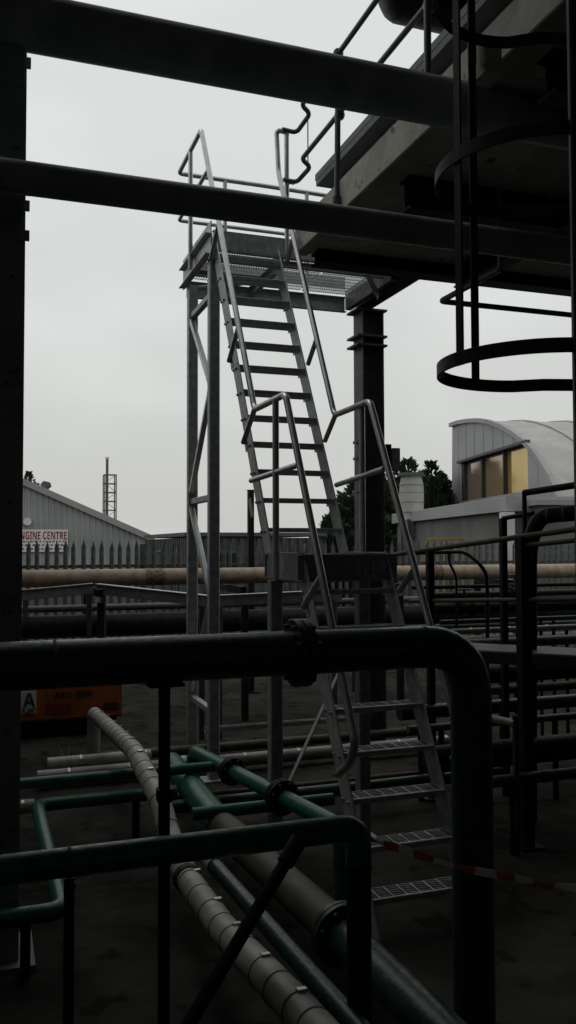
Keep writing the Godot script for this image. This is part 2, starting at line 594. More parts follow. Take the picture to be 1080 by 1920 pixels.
# ================================================================= background
func build_background() -> void:
	var b: MB
	# ---- palisade fence
	var fz := -13.4
	var f := thing("palisade_fence", "grey steel palisade fence with pointed pales across the yard", "fence", Vector3(4, 0, fz))
	var pm := MB.new()
	var w := .034
	var dpt := .016
	var prof := [Vector2(-w, 0), Vector2(-w * .45, dpt), Vector2(w * .45, dpt), Vector2(w, 0)]
	for side in [0.0, -.003]:
		for i in 3:
			var p: Vector2 = prof[i]
			var q: Vector2 = prof[i + 1]
			var nn := Vector3(-(q.y - p.y), 0, (q.x - p.x)).normalized()
			if side < 0.0:
				nn = -nn
			var tp := 2.18 if i == 1 else 2.1
			var tq := tp
			if i == 0:
				tp = 2.15
				tq = 2.2
			if i == 2:
				tp = 2.2
				tq = 2.15
			if i == 1:
				pm.poly([Vector3(p.x, .05, p.y + side), Vector3(q.x, .05, q.y + side), Vector3(q.x, 2.2, q.y + side), Vector3(0, 2.27, q.y + side), Vector3(p.x, 2.2, p.y + side)], nn)
			else:
				pm.poly([Vector3(p.x, .05, p.y + side), Vector3(q.x, .05, q.y + side), Vector3(q.x, tq, q.y + side), Vector3(p.x, tp, p.y + side)], nn)
	var pale := pm.done()
	var k := 0
	var x := -1.6
	while x < 12.5:
		shared(f, "pale", pale, M.fence, Transform3D(Basis.from_euler(Vector3(0, rng.randf_range(-.12, .12), rng.randf_range(-.012, .012))), Vector3(x + rng.randf_range(-.008, .008), rng.randf_range(-.02, .015), fz)))
		x += .137
		k += 1
	for yy in [1.86, .42]:
		b = MB.new()
		b.beam(Vector3(-1.7, yy, fz - .025), Vector3(12.6, yy, fz - .025), .04, .05)
		part(f, "rail", b, M.rust)
	for px in [-.4, 2.33, 5.1, 7.85, 10.6]:
		b = MB.new()
		b.beam(Vector3(px, 0, fz - .1), Vector3(px, 2.2, fz - .1), .1, .09, Vector3.FORWARD)
		part(f, "post", b, M.fence)

	# ---- engine workshop
	var ez := -46.0
	var a0 := HZ(278, 1009, ez)
	var a1 := HZ(46, 905, ez)
	var sl := (a1.y - a0.y) / (a1.x - a0.x)
	var xl := a1.x - 9.0
	var yl := a0.y + sl * (xl - a0.x)
	var e := thing("engine_workshop", "pale grey corrugated workshop with sloping roofline behind palisade fence", "building", Vector3((xl + a0.x) * .5, 0, ez - 8))
	b = MB.new()
	var pitch := .30
	var xx := a0.x
	while xx > xl:
		var xa := xx
		var seq := [[0.0, 0.0], [.10, 0.0], [.13, .045], [.25, .045], [.28, 0.0], [.30, 0.0]]
		for i in 5:
			var p0 := Vector2(xa - seq[i][0], ez + seq[i][1])
			var p1 := Vector2(xa - seq[i + 1][0], ez + seq[i + 1][1])
			var nn := Vector3(p0.y - p1.y, 0, -(p1.x - p0.x) * -1.0)
			nn = Vector3(-(p1.y - p0.y), 0, p1.x - p0.x).normalized()
			if nn.z < 0:
				nn = -nn
			b.poly([Vector3(p0.x, 0, p0.y), Vector3(p1.x, 0, p1.y), Vector3(p1.x, a0.y + sl * (p1.x - a0.x), p1.y), Vector3(p0.x, a0.y + sl * (p0.x - a0.x), p0.y)], nn)
		xx -= pitch
	part(e, "wall", b, M.cladding)
	b = MB.new()
	b.beam(Vector3(a0.x + .25, a0.y - .02, ez - 8), Vector3(xl, yl - .02, ez - 8), 16.3, .16, Vector3.UP)
	part(e, "roof", b, M.sheet)
	b = MB.new()
	b.beam(Vector3(a0.x + .3, a0.y - .08, ez + .2), Vector3(xl, yl - .08, ez + .2), .08, .32, Vector3.UP)
	part(e, "verge_trim", b, M.cladding)
	b = MB.new()
	b.box(Vector3(a0.x + .06, a0.y * .5 - .1, ez - 8), Vector3(.1, a0.y - .2, 15.8))
	part(e, "side_wall", b, M.cladding)
	var fl := HZ(86, 925, ez - 2)
	b = MB.new()
	b.tube([fl - Vector3(0, .8, 0), fl, fl + Vector3(0, .28, 0)], .16, 12)
	var flue := part(e, "flue", b, M.cladding_dark)
	b = MB.new()
	b.tube([fl + Vector3(-.03, .26, 0), fl + Vector3(0, .42, 0), fl + Vector3(.05, .62, 0)], [.16, .3, .2], 12)
	part(flue, "cowl", b, M.cladding_dark)
	var fd := HZ(51, 978, ez + .14)
	b = MB.new()
	b.tube([fd, fd + Vector3(0, 0, .2)], .2, 14)
	part(e, "wall_lamp", b, M.white)
	# sign
	var s0 := HZ(127.5, 993, ez + .14)
	var s1 := HZ(127.5, 1034.5, ez + .14)
	var sw := 4.1
	var sg := thing("wall_sign", "white sign with dark red lettering fixed to corrugated workshop wall", "sign", Vector3(s0.x - sw * .5, s1.y, s0.z))
	b = MB.new()
	b.box(Vector3(s0.x - sw * .5, (s0.y + s1.y) * .5, s0.z), Vector3(sw, s0.y - s1.y, .05))
	part(sg, "panel", b, M.white)
	text_part(sg, "CENTRE", Vector3(s0.x - .06, s0.y - .1, s0.z + .03), .40, M.red, 1.2, true)
	text_part(sg, "ENGINE", Vector3(s0.x - 1.38, s0.y - .1, s0.z + .03), .40, M.red, 1.16, true)
	rng.seed = 11
	for row in [.62, .8, 1.0]:
		var lx := s0.x - sw + .3
		while lx < s0.x - .25:
			var lw := rng.randf_range(.05, .16)
			b = MB.new()
			b.box(Vector3(lx + lw * .5, s0.y - row, s0.z + .03), Vector3(lw, .07, .012))
			part(sg, "lettering", b, M.ink if row > .7 else M.red)
			lx += lw + rng.randf_range(.05, .12)

	# ---- slim lattice stack
	var lz := -70.0
	var q0 := HZ(196, 1000, lz)
	var q1 := HZ(218, 890, lz)
	var qt := HZ(198, 858, lz)
	var lt := thing("lattice_stack", "slim lattice tower with thin flue pipe rising behind workshop roof", "tower", Vector3((q0.x + q1.x) * .5, 0, lz - .5))
	for cx in [q0.x, q1.x]:
		for dz in [0.0, -.95]:
			b = MB.new()
			b.beam(Vector3(cx, 0, lz + dz), Vector3(cx, q1.y, lz + dz), .09, .09, Vector3.FORWARD)
			part(lt, "leg", b, M.fence)
	var yy2 := q1.y
	var flip := false
	while yy2 > 1.0:
		b = MB.new()
		for dz in [0.0, -.95]:
			b.beam(Vector3(q0.x, yy2, lz + dz), Vector3(q1.x, yy2, lz + dz), .06, .06)
		for cx in [q0.x, q1.x]:
			b.beam(Vector3(cx, yy2, lz), Vector3(cx, yy2, lz - .95), .06, .06)
		part(lt, "ring", b, M.fence)
		b = MB.new()
		var ya := yy2 - .72
		b.beam(Vector3(q0.x if flip else q1.x, yy2, lz), Vector3(q1.x if flip else q0.x, ya, lz), .035, .035)
		part(lt, "brace", b, M.fence)
		flip = not flip
		yy2 -= .72
	b = MB.new()
	b.tube([Vector3(q0.x + .22, 0, lz - .3), Vector3(q0.x + .22, qt.y, lz - .3)], .11, 12)
	part(lt, "flue", b, M.fence)
	b = MB.new()
	b.tube([Vector3(q0.x + .22, qt.y - .1, lz - .3), Vector3(q0.x + .22, qt.y + .08, lz - .3)], .15, 12)
	part(lt, "cap", b, M.white)

	# ---- dark corrugated stores behind the fence
	var cz := -22.0
	var c0 := HZ(350, 999, cz)
	var c1 := HZ(606, 1006, cz)
	var ch := c0.y
	var ct := thing("dark_store", "low dark corrugated store with small black windows behind the fence", "shed", Vector3((c0.x + c1.x) * .5, 0, cz - 3))
	b = MB.new()
	var cx2 := c0.x
	while cx2 < c1.x - .05:
		b.box(Vector3(cx2 + .06, ch * .5 - .06, cz), Vector3(.11, ch - .16, .06))
		cx2 += .24
	b.box(Vector3((c0.x + c1.x) * .5, ch * .5 - .06, cz - .06), Vector3(c1.x - c0.x, ch - .14, .06))
	part(ct, "front_wall", b, M.cladding_dark)
	b = MB.new()
	var czz := cz - .1
	while czz > cz - 6.0:
		b.box(Vector3(c0.x, ch * .5 - .06, czz - .06), Vector3(.06, ch - .16, .11))
		czz -= .24
	b.box(Vector3(c0.x + .05, ch * .5 - .06, cz - 3.0), Vector3(.05, ch - .14, 5.8))
	part(ct, "side_wall", b, M.cladding_dark)
	b = MB.new()
	b.box(Vector3(c1.x - .03, ch * .5 - .06, cz - 3.0), Vector3(.05, ch - .14, 5.8))
	part(ct, "side_wall", b, M.cladding_dark)
	b = MB.new()
	b.box(Vector3((c0.x + c1.x) * .5, ch - .04, cz - 3.0), Vector3(c1.x - c0.x + .16, .1, 6.2))
	part(ct, "roof", b, M.cladding_dark)
	for wz in [-1.0, -3.6]:
		b = MB.new()
		b.box(Vector3(c0.x - .04, 1.75, cz + wz), Vector3(.04, .6, .8))
		var wi := part(ct, "window", b, M.fence)
		b = MB.new()
		b.box(Vector3(c0.x - .065, 1.75, cz + wz), Vector3(.02, .5, .7))
		part(wi, "pane", b, M.glass_dark)
	for wx in [1.1, 2.3]:
		b = MB.new()
		b.box(Vector3(c0.x + wx, 1.72, cz + .04), Vector3(.55, .62, .04))
		var wi2 := part(ct, "window", b, M.fence)
		b = MB.new()
		b.box(Vector3(c0.x + wx, 1.72, cz + .065), Vector3(.46, .53, .02))
		part(wi2, "pane", b, M.glass_dark)

	# ---- conifers
	var trees := [[668, 905, 30.0, 1.9], [705, 885, 33.0, 2.2], [765, 862, 36.0, 2.3], [808, 868, 34.0, 1.5], [845, 905, 37.0, 1.7], [640, 960, 29.0, 1.2]]
	var tl := ["dense dark conifer whose crown shows left of the steel column", "tall dark conifer hidden mostly by the steel column", "tall dark conifer with spiky top behind the barrel tank", "slender dark conifer with feathery tip right of barrel tank", "dark conifer next to the curved building's corner", "low dark conifer beside the stair's right stringer"]
	for i in trees.size():
		var tr: Array = trees[i]
		var top := HD(tr[0], tr[1], tr[2])
		conifer(Vector3(top.x, 0, top.z), top.y, tr[3], 40 + i, tl[i])
	var bt := HZ(54, 886, -62.0)
	conifer(Vector3(bt.x, 0, bt.z), bt.y, 1.6, 60, "dark bare-looking treetop peeping over the workshop roof")

	# ---- curved-roof building
	build_curved()

	# ---- barrel tank on a stand
	var td := 25.0
	var tc := HD(772, 975, td)
	var tt := HD(772, 893, td)
	var sc := td / FOC
	var tk := thing("barrel_tank", "weathered pale barrel-shaped tank with dark flanged lid on a stand", "tank", Vector3(tc.x, 0, tc.z))
	b = MB.new()
	var hh := tt.y - tc.y
	b.tube([tc, tc + Vector3(0, hh * .3, 0), tc + Vector3(0, hh * .6, 0), tc + Vector3(0, hh * .82, 0), tc + Vector3(0, hh, 0)], [20 * sc, 22.5 * sc, 23 * sc, 22 * sc, 18.5 * sc], 28)
	var shell := part(tk, "shell", b, M.roof_sheet)
	for q in [.18, .4, .62, .8]:
		ring_part(shell, "hoop", tc + Vector3(0, hh * q, 0), Vector3.UP, 23.3 * sc, .03, M.grey_clad, 28)
	b = MB.new()
	b.tube([tc + Vector3(0, hh, 0), tc + Vector3(0, hh + .04, 0)], 26 * sc, 28)
	part(tk, "lid", b, M.cladding_dark)
	b = MB.new()
	b.tube([tc + Vector3(0, hh + .04, 0), tc + Vector3(0, hh + .1, 0)], 23 * sc, 28)
	part(tk, "lid_rim", b, M.cladding_dark)
	b = MB.new()
	b.tube([tc - Vector3(0, .5, 0), tc], [12 * sc, 20 * sc], 20)
	part(tk, "cone", b, M.render)
	for q in [Vector2(-1, -1), Vector2(1, -1), Vector2(1, 1), Vector2(-1, 1)]:
		b = MB.new()
		var off := Vector3(q.x, 0, q.y) * 14.0 * sc
		b.beam(Vector3(tc.x, 0, tc.z) + off, Vector3(tc.x, tc.y + .02, tc.z) + off, .07, .07, Vector3.FORWARD)
		part(tk, "leg", b, M.cladding_dark)

	# ---- yellow guard frame
	var yd := 20.0
	var y0 := HD(800, 1011, yd)
	var y1 := HD(869, 1011, yd)
	var yg := thing("yellow_barrier", "yellow tubular barrier standing against the rendered annex wall", "barrier", Vector3(y0.x, 0, y0.z))
	for yy in [y0.y, y0.y - .17]:
		b = MB.new()
		b.beam(Vector3(y0.x, yy, y0.z), Vector3(y1.x, yy, y1.z), .04, .05)
		part(yg, "rail", b, M.yellow)
	for q in [0.0, .5, 1.0]:
		var bp := y0.lerp(y1, q)
		b = MB.new()
		b.beam(Vector3(bp.x, 0, bp.z), Vector3(bp.x, y0.y - .03, bp.z), .045, .045, Vector3.FORWARD)
		part(yg, "post", b, M.yellow)

func text_part(parent: Node3D, txt: String, at: Vector3, size: float, m: Material, width: float, right_align: bool, called := "lettering", turn := 0.0) -> void:
	var tm := TextMesh.new()
	var sf := SystemFont.new()
	sf.font_names = PackedStringArray(["Droid Sans"])
	sf.font_weight = 700
	tm.font = sf
	tm.text = txt
	tm.font_size = 64
	tm.pixel_size = size / 46.0
	tm.depth = .012
	tm.horizontal_alignment = HORIZONTAL_ALIGNMENT_LEFT
	tm.vertical_alignment = VERTICAL_ALIGNMENT_TOP
	var o := MeshInstance3D.new()
	o.mesh = tm
	o.name = called
	o.material_override = m
	parent.add_child(o, true)
	var bb := tm.get_aabb()
	var s := width / maxf(bb.size.x, .001)
	var bs := Basis(Vector3.UP, turn).scaled_local(Vector3(s, 1, 1))
	var ox := -(bb.position.x + (bb.size.x if right_align else 0.0)) * s
	o.transform = Transform3D(bs, at - parent.position + Basis(Vector3.UP, turn) * Vector3(ox, -(bb.position.y + bb.size.y), 0))

func conifer(base: Vector3, height: float, r: float, sd: int, label: String) -> void:
	var rg := RandomNumberGenerator.new()
	rg.seed = sd
	var t := thing("conifer_tree", label, "tree", base, "conifers beyond the yard")
	var b := MB.new()
	b.tube([base, base + Vector3(0, height * .5, 0), base + Vector3(0, height * .97, 0)], [.2, .12, .02], 8)
	part(t, "trunk", b, M.bark)
	b = MB.new()
	# several leaders, each a spire of sprays
	var leaders := [[0.0, 0.0, 1.0, 1.0]]
	for i in 5:
		var an := rg.randf() * TAU
		var rr := rg.randf_range(.3, .62) * r
		leaders.append([cos(an) * rr, sin(an) * rr, rg.randf_range(.66, .93), rg.randf_range(.45, .7)])
	for L in leaders:
		var hh: float = height * L[2]
		var rad: float = r * L[3]
		for i in 1500:
			var u := pow(rg.randf(), .8)
			var y := hh * (.1 + .9 * u)
			var prof := pow(1.0 - u, .62) * (.8 + .25 * sin(u * 31.0 + L[0] * 9.0)) + .02
			var an := rg.randf() * TAU
			var lob := 1.0 + .3 * sin(an * 3.0 + y * 2.1) + .2 * sin(an * 7.0 - y * 4.0)
			var q := rad * prof * lob * sqrt(rg.randf_range(.25, 1.0))
			var c := base + Vector3(L[0] * (1.0 - u * .35) + cos(an) * q, y, L[1] * (1.0 - u * .35) + sin(an) * q)
			var dir := Vector3(cos(an), rg.randf_range(.5, 1.5), sin(an)).normalized()
			var ln := rg.randf_range(.16, .42) * (1.0 - .35 * u)
			var sd2 := dir.cross(Vector3(rg.randf_range(-1, 1), rg.randf_range(-1, 1), rg.randf_range(-1, 1))).normalized() * ln * .24
			var nn := dir.cross(sd2).normalized()
			b.poly([c - sd2 * .6, c + dir * ln * .5 - sd2, c + dir * ln, c + dir * ln * .5 + sd2, c + sd2 * .6], nn)
	part(t, "crown", b, M.leaf)

func build_curved() -> void:
	var b: MB
	# end wall runs along wd (away, slightly right); vault runs along ad
	var d0 := 35.0
	var P0 := HD(847, 1000, d0)
	P0.y = 0.0
	var wdir := Vector3(sin(deg_to_rad(12.6)), 0, -cos(deg_to_rad(12.6)))
	var near := -wdir
	var ad := Vector3(-wdir.z, 0, wdir.x)
	if ad.x < 0:
		ad = -ad
	var t := thing("curved_roof_building", "grey building with curved vault roof, tall windows tinted with a warm reflection and low annex", "building", P0)
	# function: pixel to (s, y) on the end wall plane
	var nrm := -ad
	var on_wall := func(px: float, py: float) -> Vector3:
		var d := ray(px, py)
		return cam_pos + d * ((P0 - cam_pos).dot(nrm) / d.dot(nrm))
	var arc_px := [[847, 797], [862, 792], [880, 789], [900, 788], [920, 791], [942, 799], [965, 812], [985, 827], [1003, 846], [1020, 870], [1034, 893], [1046, 920], [1056, 950], [1062, 990]]
	var arc := []
	for p in arc_px:
		arc.append(on_wall.call(p[0], p[1]))
	# wall sheet in strips, leaving the window band open
	var wl: Vector3 = on_wall.call(866, 900)
	var wr: Vector3 = on_wall.call(990, 900)
	var tl: Vector3 = on_wall.call(862, 869)
	var tr: Vector3 = on_wall.call(991, 831)
	var bl: Vector3 = on_wall.call(866, 940)
	var top_at := func(s: float) -> float:
		# arc height at distance s along the wall from P0
		for i in arc.size() - 1:
			var sa: float = (arc[i] - P0).dot(near)
			var sb: float = (arc[i + 1] - P0).dot(near)
			if s >= sa - .001 and s <= sb + .001:
				return lerpf(arc[i].y, arc[i + 1].y, (s - sa) / maxf(sb - sa, .001))
		return arc[-1].y
	var send: float = (arc[-1] - P0).dot(near)
	var sl: float = (wl - P0).dot(near)
	var sr: float = (wr - P0).dot(near)
	var wt := tl.y
	b = MB.new()
	var n := 48
	for i in n:
		var s0 := send * i / n
		var s1 := send * (i + 1) / n
		var cuts := [s0]
		for c in [sl, sr]:
			if c > s0 + .001 and c < s1 - .001:
				cuts.append(c)
		cuts.append(s1)
		for j in cuts.size() - 1:
			var a: float = cuts[j]
			var e: float = cuts[j + 1]
			var mid := (a + e) * .5
			var A := P0 + near * a
			var E2 := P0 + near * e
			var ya: float = top_at.call(a)
			var ye: float = top_at.call(e)
			if mid > sl and mid < sr:
				b.poly([A + Vector3(0, wt, 0), E2 + Vector3(0, wt, 0), E2 + Vector3(0, ye, 0), A + Vector3(0, ya, 0)], nrm)
				b.poly([A, E2, E2 + Vector3(0, bl.y, 0), A + Vector3(0, bl.y, 0)], nrm)
			else:
				b.poly([A, E2, E2 + Vector3(0, ye, 0), A + Vector3(0, ya, 0)], nrm)
	part(t, "end_wall", b, M.sheet)
	# standing seams on the end wall
	for i in range(1, 11):
		var s := send * i / 11.0
		var yb := 0.0
		if s > sl - .05 and s < sr + .05:
			yb = wt + .1
		var yt: float = top_at.call(s) - .08
		if yt - yb > .3:
			b = MB.new()
			b.beam(P0 + near * s + Vector3(0, yb, 0) + nrm * .012, P0 + near * s + Vector3(0, yt, 0) + nrm * .002, .014, .012, nrm)
			part(t, "seam", b, M.sheet)
	# eaves trim following the arc, and the vault
	b = MB.new()
	for i in arc.size() - 1:
		b.beam(arc[i] + nrm * .06, arc[i + 1] + nrm * .06, .14, .16, Vector3.UP)
	part(t, "arch_trim", b, M.sheet)
	var L := 22.0
	b = MB.new()
	var s0i := b.v.size()
	for i in arc.size():
		var tn: Vector3
		if i == 0:
			tn = arc[1] - arc[0]
		elif i == arc.size() - 1:
			tn = arc[i] - arc[i - 1]
		else:
			tn = arc[i + 1] - arc[i - 1]
		var nn := tn.normalized().cross(ad)
		if nn.y < 0 and i < arc.size() - 2:
			nn = -nn
		for k in 2:
			b.v.append(arc[i] + ad * (L * k) + Vector3(0, -.02, 0))
			b.n.append(nn.normalized())
	for i in arc.size() - 1:
		var q := s0i + i * 2
		b.tri_i(q, q + 1, q + 3)
		b.tri_i(q, q + 3, q + 2)
	var vault := part(t, "vault_roof", b, M.roof_sheet)
	for k in range(1, 12):
		b = MB.new()
		for i in arc.size() - 1:
			b.beam(arc[i] + ad * (k * 1.7) + Vector3(0, .02, 0), arc[i + 1] + ad * (k * 1.7) + Vector3(0, .02, 0), .1, .05, Vector3.UP)
		part(vault, "rib", b, M.roof_sheet)
	# rear side of the vault
	b = MB.new()
	b.beam(P0 + ad * .1 + Vector3(0, arc[0].y * .5 - .1, 0) + wdir * -.12, P0 + ad * L + Vector3(0, arc[0].y * .5 - .1, 0) + wdir * -.12, .2, arc[0].y - .25, Vector3.UP)
	part(t, "rear_wall", b, M.sheet)
	# windows: three panes with a painted warm reflection, dark mullions, recessed
	var inn := ad * .18
	for i in 3:
		var a := lerpf(sl, sr, i / 3.0)
		var e := lerpf(sl, sr, (i + 1) / 3.0)
		var wn := empty(t, "window")
		var g: Vector3 = P0 + near * ((a + e) * .5) + inn
		b = MB.new()
		var gx := P0 + near * (a + .04) + inn
		var gy := P0 + near * (e - .04) + inn
		b.beam(Vector3(gx.x, (bl.y + wt) * .5, gx.z), Vector3(gy.x, (bl.y + wt) * .5, gy.z), .03, wt - bl.y - .05, Vector3.UP, 0, 0, 0)
		part(wn, "pane", b, M["amber%d" % i] if M.has("amber%d" % i) else amber(i))
		b = MB.new()
		var mp := P0 + near * (a + (.1 if i == 0 else 0.0)) + ad * .1
		b.beam(Vector3(mp.x, bl.y, mp.z), Vector3(mp.x, wt, mp.z), .2 if i == 0 else .09, .16, ad)
		part(wn, "mullion", b, M.ink)
	b = MB.new()
	var h0 := P0 + near * (sl - .25) + ad * -.05
	var h1 := P0 + near * (sr + .15) + ad * -.05
	b.beam(h0 + Vector3(0, wt + .04, 0), h1 + Vector3(0, wt + .04, 0), .16, .1)
	part(t, "window_head", b, M.cladding_dark)
	# room behind the panes
	b = MB.new()
	var r0 := P0 + near * sl + ad * 2.2
	var r1 := P0 + near * sr + ad * 2.2
	b.beam(Vector3(r0.x, (bl.y + wt) * .5, r0.z), Vector3(r1.x, (bl.y + wt) * .5, r1.z), .05, wt - bl.y + .6, Vector3.UP)
	part(t, "inner_wall", b, M.render)
	# annex in front with parapet
	var sh := -4.2
	var A0 := P0 + ad * sh
	var on2 := func(px: float, py: float) -> Vector3:
		var d := ray(px, py)
		return cam_pos + d * ((A0 - cam_pos).dot(nrm) / d.dot(nrm))
	var w0: Vector3 = on2.call(745, 1000)
	var w1: Vector3 = on2.call(957, 960)
	var ht: Vector3 = on2.call(880, 944)
	w0.y = 0
	w1.y = 0
	b = MB.new()
	var hgt := ht.y
	b.beam(w0 + Vector3(0, hgt * .5 - .15, 0) + ad * 2.0, w1 + Vector3(0, hgt * .5 - .15, 0) + ad * 2.0, 4.0, hgt - .3, Vector3.UP)
	part(t, "annex_wall", b, M.render)
	b = MB.new()
	b.beam(w0 + Vector3(0, hgt - .14, 0) + ad * 2.0 + wdir * .1, w1 + Vector3(0, hgt - .14, 0) + ad * 2.0 - wdir * .15, 4.3, .3, Vector3.UP)
	part(t, "parapet", b, M.sheet)
	b = MB.new()
	b.beam(w1 - ad * .12 - wdir * .12, w1 - ad * .12 - wdir * .12 + Vector3(0, hgt - .31, 0), .34, .2, ad)
	part(t, "corner_post", b, M.white)
	# nearer return wall to the right
	b = MB.new()
	var r2 := w1 + near * .3
	b.beam(r2 + ad * .4 + Vector3(0, hgt * .47, 0), r2 + ad * 12.0 + Vector3(0, hgt * .47, 0), .4, hgt * .94, Vector3.UP)
	part(t, "return_wall", b, M.render)
	b = MB.new()
	b.beam(r2 + ad * .3 + Vector3(0, hgt * .96, 0), r2 + ad * 12.1 + Vector3(0, hgt * .96, 0), .55, .12, Vector3.UP)
	part(t, "coping", b, M.sheet)

func amber(i: int) -> Material:
	var c: Color = [Color(.50, .40, .31), Color(.55, .42, .26), Color(.66, .47, .16)][i]  # warm reflection painted into each pane colour
	var m := mat(c * .92, c, 90 + i, .02, 3.0, .12, .55)
	M["amber%d" % i] = m
	return m

# ================================================================= the galvanised stair
func tread_mesh() -> ArrayMesh:
	var b := MB.new()
	b.beam(Vector3(0, -.016, -.011), Vector3(.6, -.016, -.011), .022, .033, Vector3.UP)
	for k in range(1, 6):
		b.box(Vector3(.3, -.018, -.018 - k * .029), Vector3(.59, .027, .0045))
	for k in 7:
		b.box(Vector3(.05 + k * .0833, -.006, -.088), Vector3(.007, .007, .14))
	for xx in [.004, .596]:
		b.box(Vector3(xx, -.026, -.083), Vector3(.007, .055, .16))
	return b.done()

func rail_tube(parent: Node3D, called: String, pts: Array, r := .0235, fr := .07) -> Node3D:
	var b := MB.new()
	b.tube(fillet(pts, fr), r, 14)
	return part(parent, called, b, M.tube)

func build_stair() -> void:
	var b: MB
	var t := thing("access_stair", "new galvanised steel access stair with upper platform, landing and tubular handrails", "staircase", Vector3(2.3, 0, -6.0))
	var XL := 2.007
	var XR := 2.607
	var rise := .234
	var go := .132
	var nrm := Vector3(0, go, rise).normalized()
	var tm := tread_mesh()
	# --- flights
	for fli in [["upper_flight", 5.106, -7.721, 13, 1.98], ["lower_flight", 2.106, -5.365, 9, 0.0]]:
		var fl := empty(t, fli[0])
		var y0: float = fli[1]
		var z0: float = fli[2]
		var cnt: int = fli[3]
		for i in range(1, cnt):
			var yy := y0 - rise * i
			if yy > 0.05:
				shared(fl, "tread", tm, M.galv, Transform3D(Basis(), Vector3(XL, yy, z0 + go * i)))
		var yb: float = fli[4]
		var zb := z0 + (y0 - yb) * go / rise
		for s in [-1.0, 1.0]:
			b = MB.new()
			var x: float = (XL - .004) if s < 0 else (XR + .004)
			var off := -nrm * .068
			var a := Vector3(x, y0 + .02, z0 - .01) + off
			var e := Vector3(x, yb, zb) + off
			if fli[0] == "lower_flight":
				e = Vector3(x, .02, zb - .11)
			b.beam(a, e, .012, .15, nrm)
			var st := part(fl, "stringer", b, M.galv)
			# bolt heads where the treads are fixed
			for i in range(1, cnt):
				var yy := y0 - rise * i
				if yy < .1:
					continue
				for q in [.045, .125]:
					b = MB.new()
					var p := Vector3(x + s * .005, yy - .03, z0 + go * i - q)
					b.tube([p, p + Vector3(s * .014, 0, 0)], .011, 6)
					part(st, "bolt", b, M.galv_dull)
	# --- landing
	var ld := empty(t, "landing")
	var lz0 := -6.08
	var lz1 := -5.36
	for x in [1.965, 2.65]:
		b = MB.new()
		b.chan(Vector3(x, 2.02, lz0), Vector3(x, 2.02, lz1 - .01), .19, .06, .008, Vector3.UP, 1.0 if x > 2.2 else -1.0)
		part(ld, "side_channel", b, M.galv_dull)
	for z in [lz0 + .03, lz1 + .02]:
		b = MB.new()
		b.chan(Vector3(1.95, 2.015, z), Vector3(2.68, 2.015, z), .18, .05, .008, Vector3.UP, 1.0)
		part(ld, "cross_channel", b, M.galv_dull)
	for xx in [2.43, 2.49]:
		for yy in [2.04, 2.0, 1.96]:
			b = MB.new()
			b.tube([Vector3(xx, yy, lz1 + .02), Vector3(xx, yy, lz1 + .045)], .012, 6)
			part(ld, "bolt", b, M.galv)
	b = MB.new()
	for k in 23:
		b.box(Vector3(2.31, 2.09, lz0 + .06 + k * .03), Vector3(.62, .025, .005))
	for k in 7:
		b.box(Vector3(2.03 + k * .093, 2.099, -5.72), Vector3(.006, .006, .64))
	part(ld, "grating", b, M.galv)
	for q in [[1.965, -5.86], [2.65, -5.86]]:
		b = MB.new()
		b.beam(Vector3(q[0], 0.01, q[1]), Vector3(q[0], 1.915, q[1]), .09, .09, Vector3.FORWARD, 0, 0, .008)
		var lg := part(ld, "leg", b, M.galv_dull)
		b = MB.new()
		b.box(Vector3(q[0], .007, q[1]), Vector3(.2, .014, .2))
		part(lg, "base_plate", b, M.galv_dull)
	b = MB.new()
	b.beam(Vector3(2.01, .35, -5.86), Vector3(2.6, 1.5, -5.86), .008, .05, Vector3.FORWARD)
	part(ld, "brace", b, M.galv)
	# --- platform
	var pf := empty(t, "platform")
	var px0 := 1.955
	var px1 := 3.80
	var pz0 := -8.80
	var pz1 := -7.65
	b = MB.new()
	b.chan(Vector3(px0, 4.98, pz0), Vector3(px0, 4.98, pz1), .2, .07, .009, Vector3.UP, 1.0)
	part(pf, "edge_channel", b, M.galv)
	b = MB.new()
	b.beam(Vector3(px0 - .012, 5.03, pz0 - .02), Vector3(px0 - .012, 5.03, pz1 + .02), .008, .32, Vector3.UP)
	part(pf, "toe_plate", b, M.galv)
	b = MB.new()
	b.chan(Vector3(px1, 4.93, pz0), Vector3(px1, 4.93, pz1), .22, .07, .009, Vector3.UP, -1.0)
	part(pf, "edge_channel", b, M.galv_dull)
	# front, rear, and the shallow bearers under the deck: [z, centre y, depth, left x, right x, side]
	for q in [[pz0 + .01, 4.868, .17, px0 + .015, px1 - .015, 1.0], [pz1 - .01, 5.02, .19, px0 + .015, px1 - .015, -1.0], [-7.86, 4.925, .06, px0 + .015, px1 - .015, 1.0], [-8.4, 4.925, .06, px0 + .015, 2.655, 1.0]]:
		b = MB.new()
		b.chan(Vector3(q[3], q[1], q[0]), Vector3(q[4], q[1], q[0]), q[2], .055, .008, Vector3.UP, q[5])
		part(pf, "cross_channel", b, M.galv)
	for zz in [[pz0 + .03, -7.93], [-7.85, pz1 - .09]]:
		b = MB.new()
		b.chan(Vector3(2.69, 4.9, zz[0]), Vector3(2.69, 4.9, zz[1]), .11, .05, .008, Vector3.UP, 1.0)
		part(pf, "joist", b, M.galv)
	b = MB.new()
	b.beam(Vector3(2.02, 4.86, pz0 + .1), Vector3(2.64, 4.86, -8.2), .04, .04)
	part(pf, "plan_brace", b, M.galv)
	# two rear toe plates and gratings
	b = MB.new()
	b.beam(Vector3(px0, 5.13, pz0 - .012), Vector3(px1, 5.13, pz0 - .012), .006, .14, Vector3.UP)
	part(pf, "toe_plate", b, M.galv)
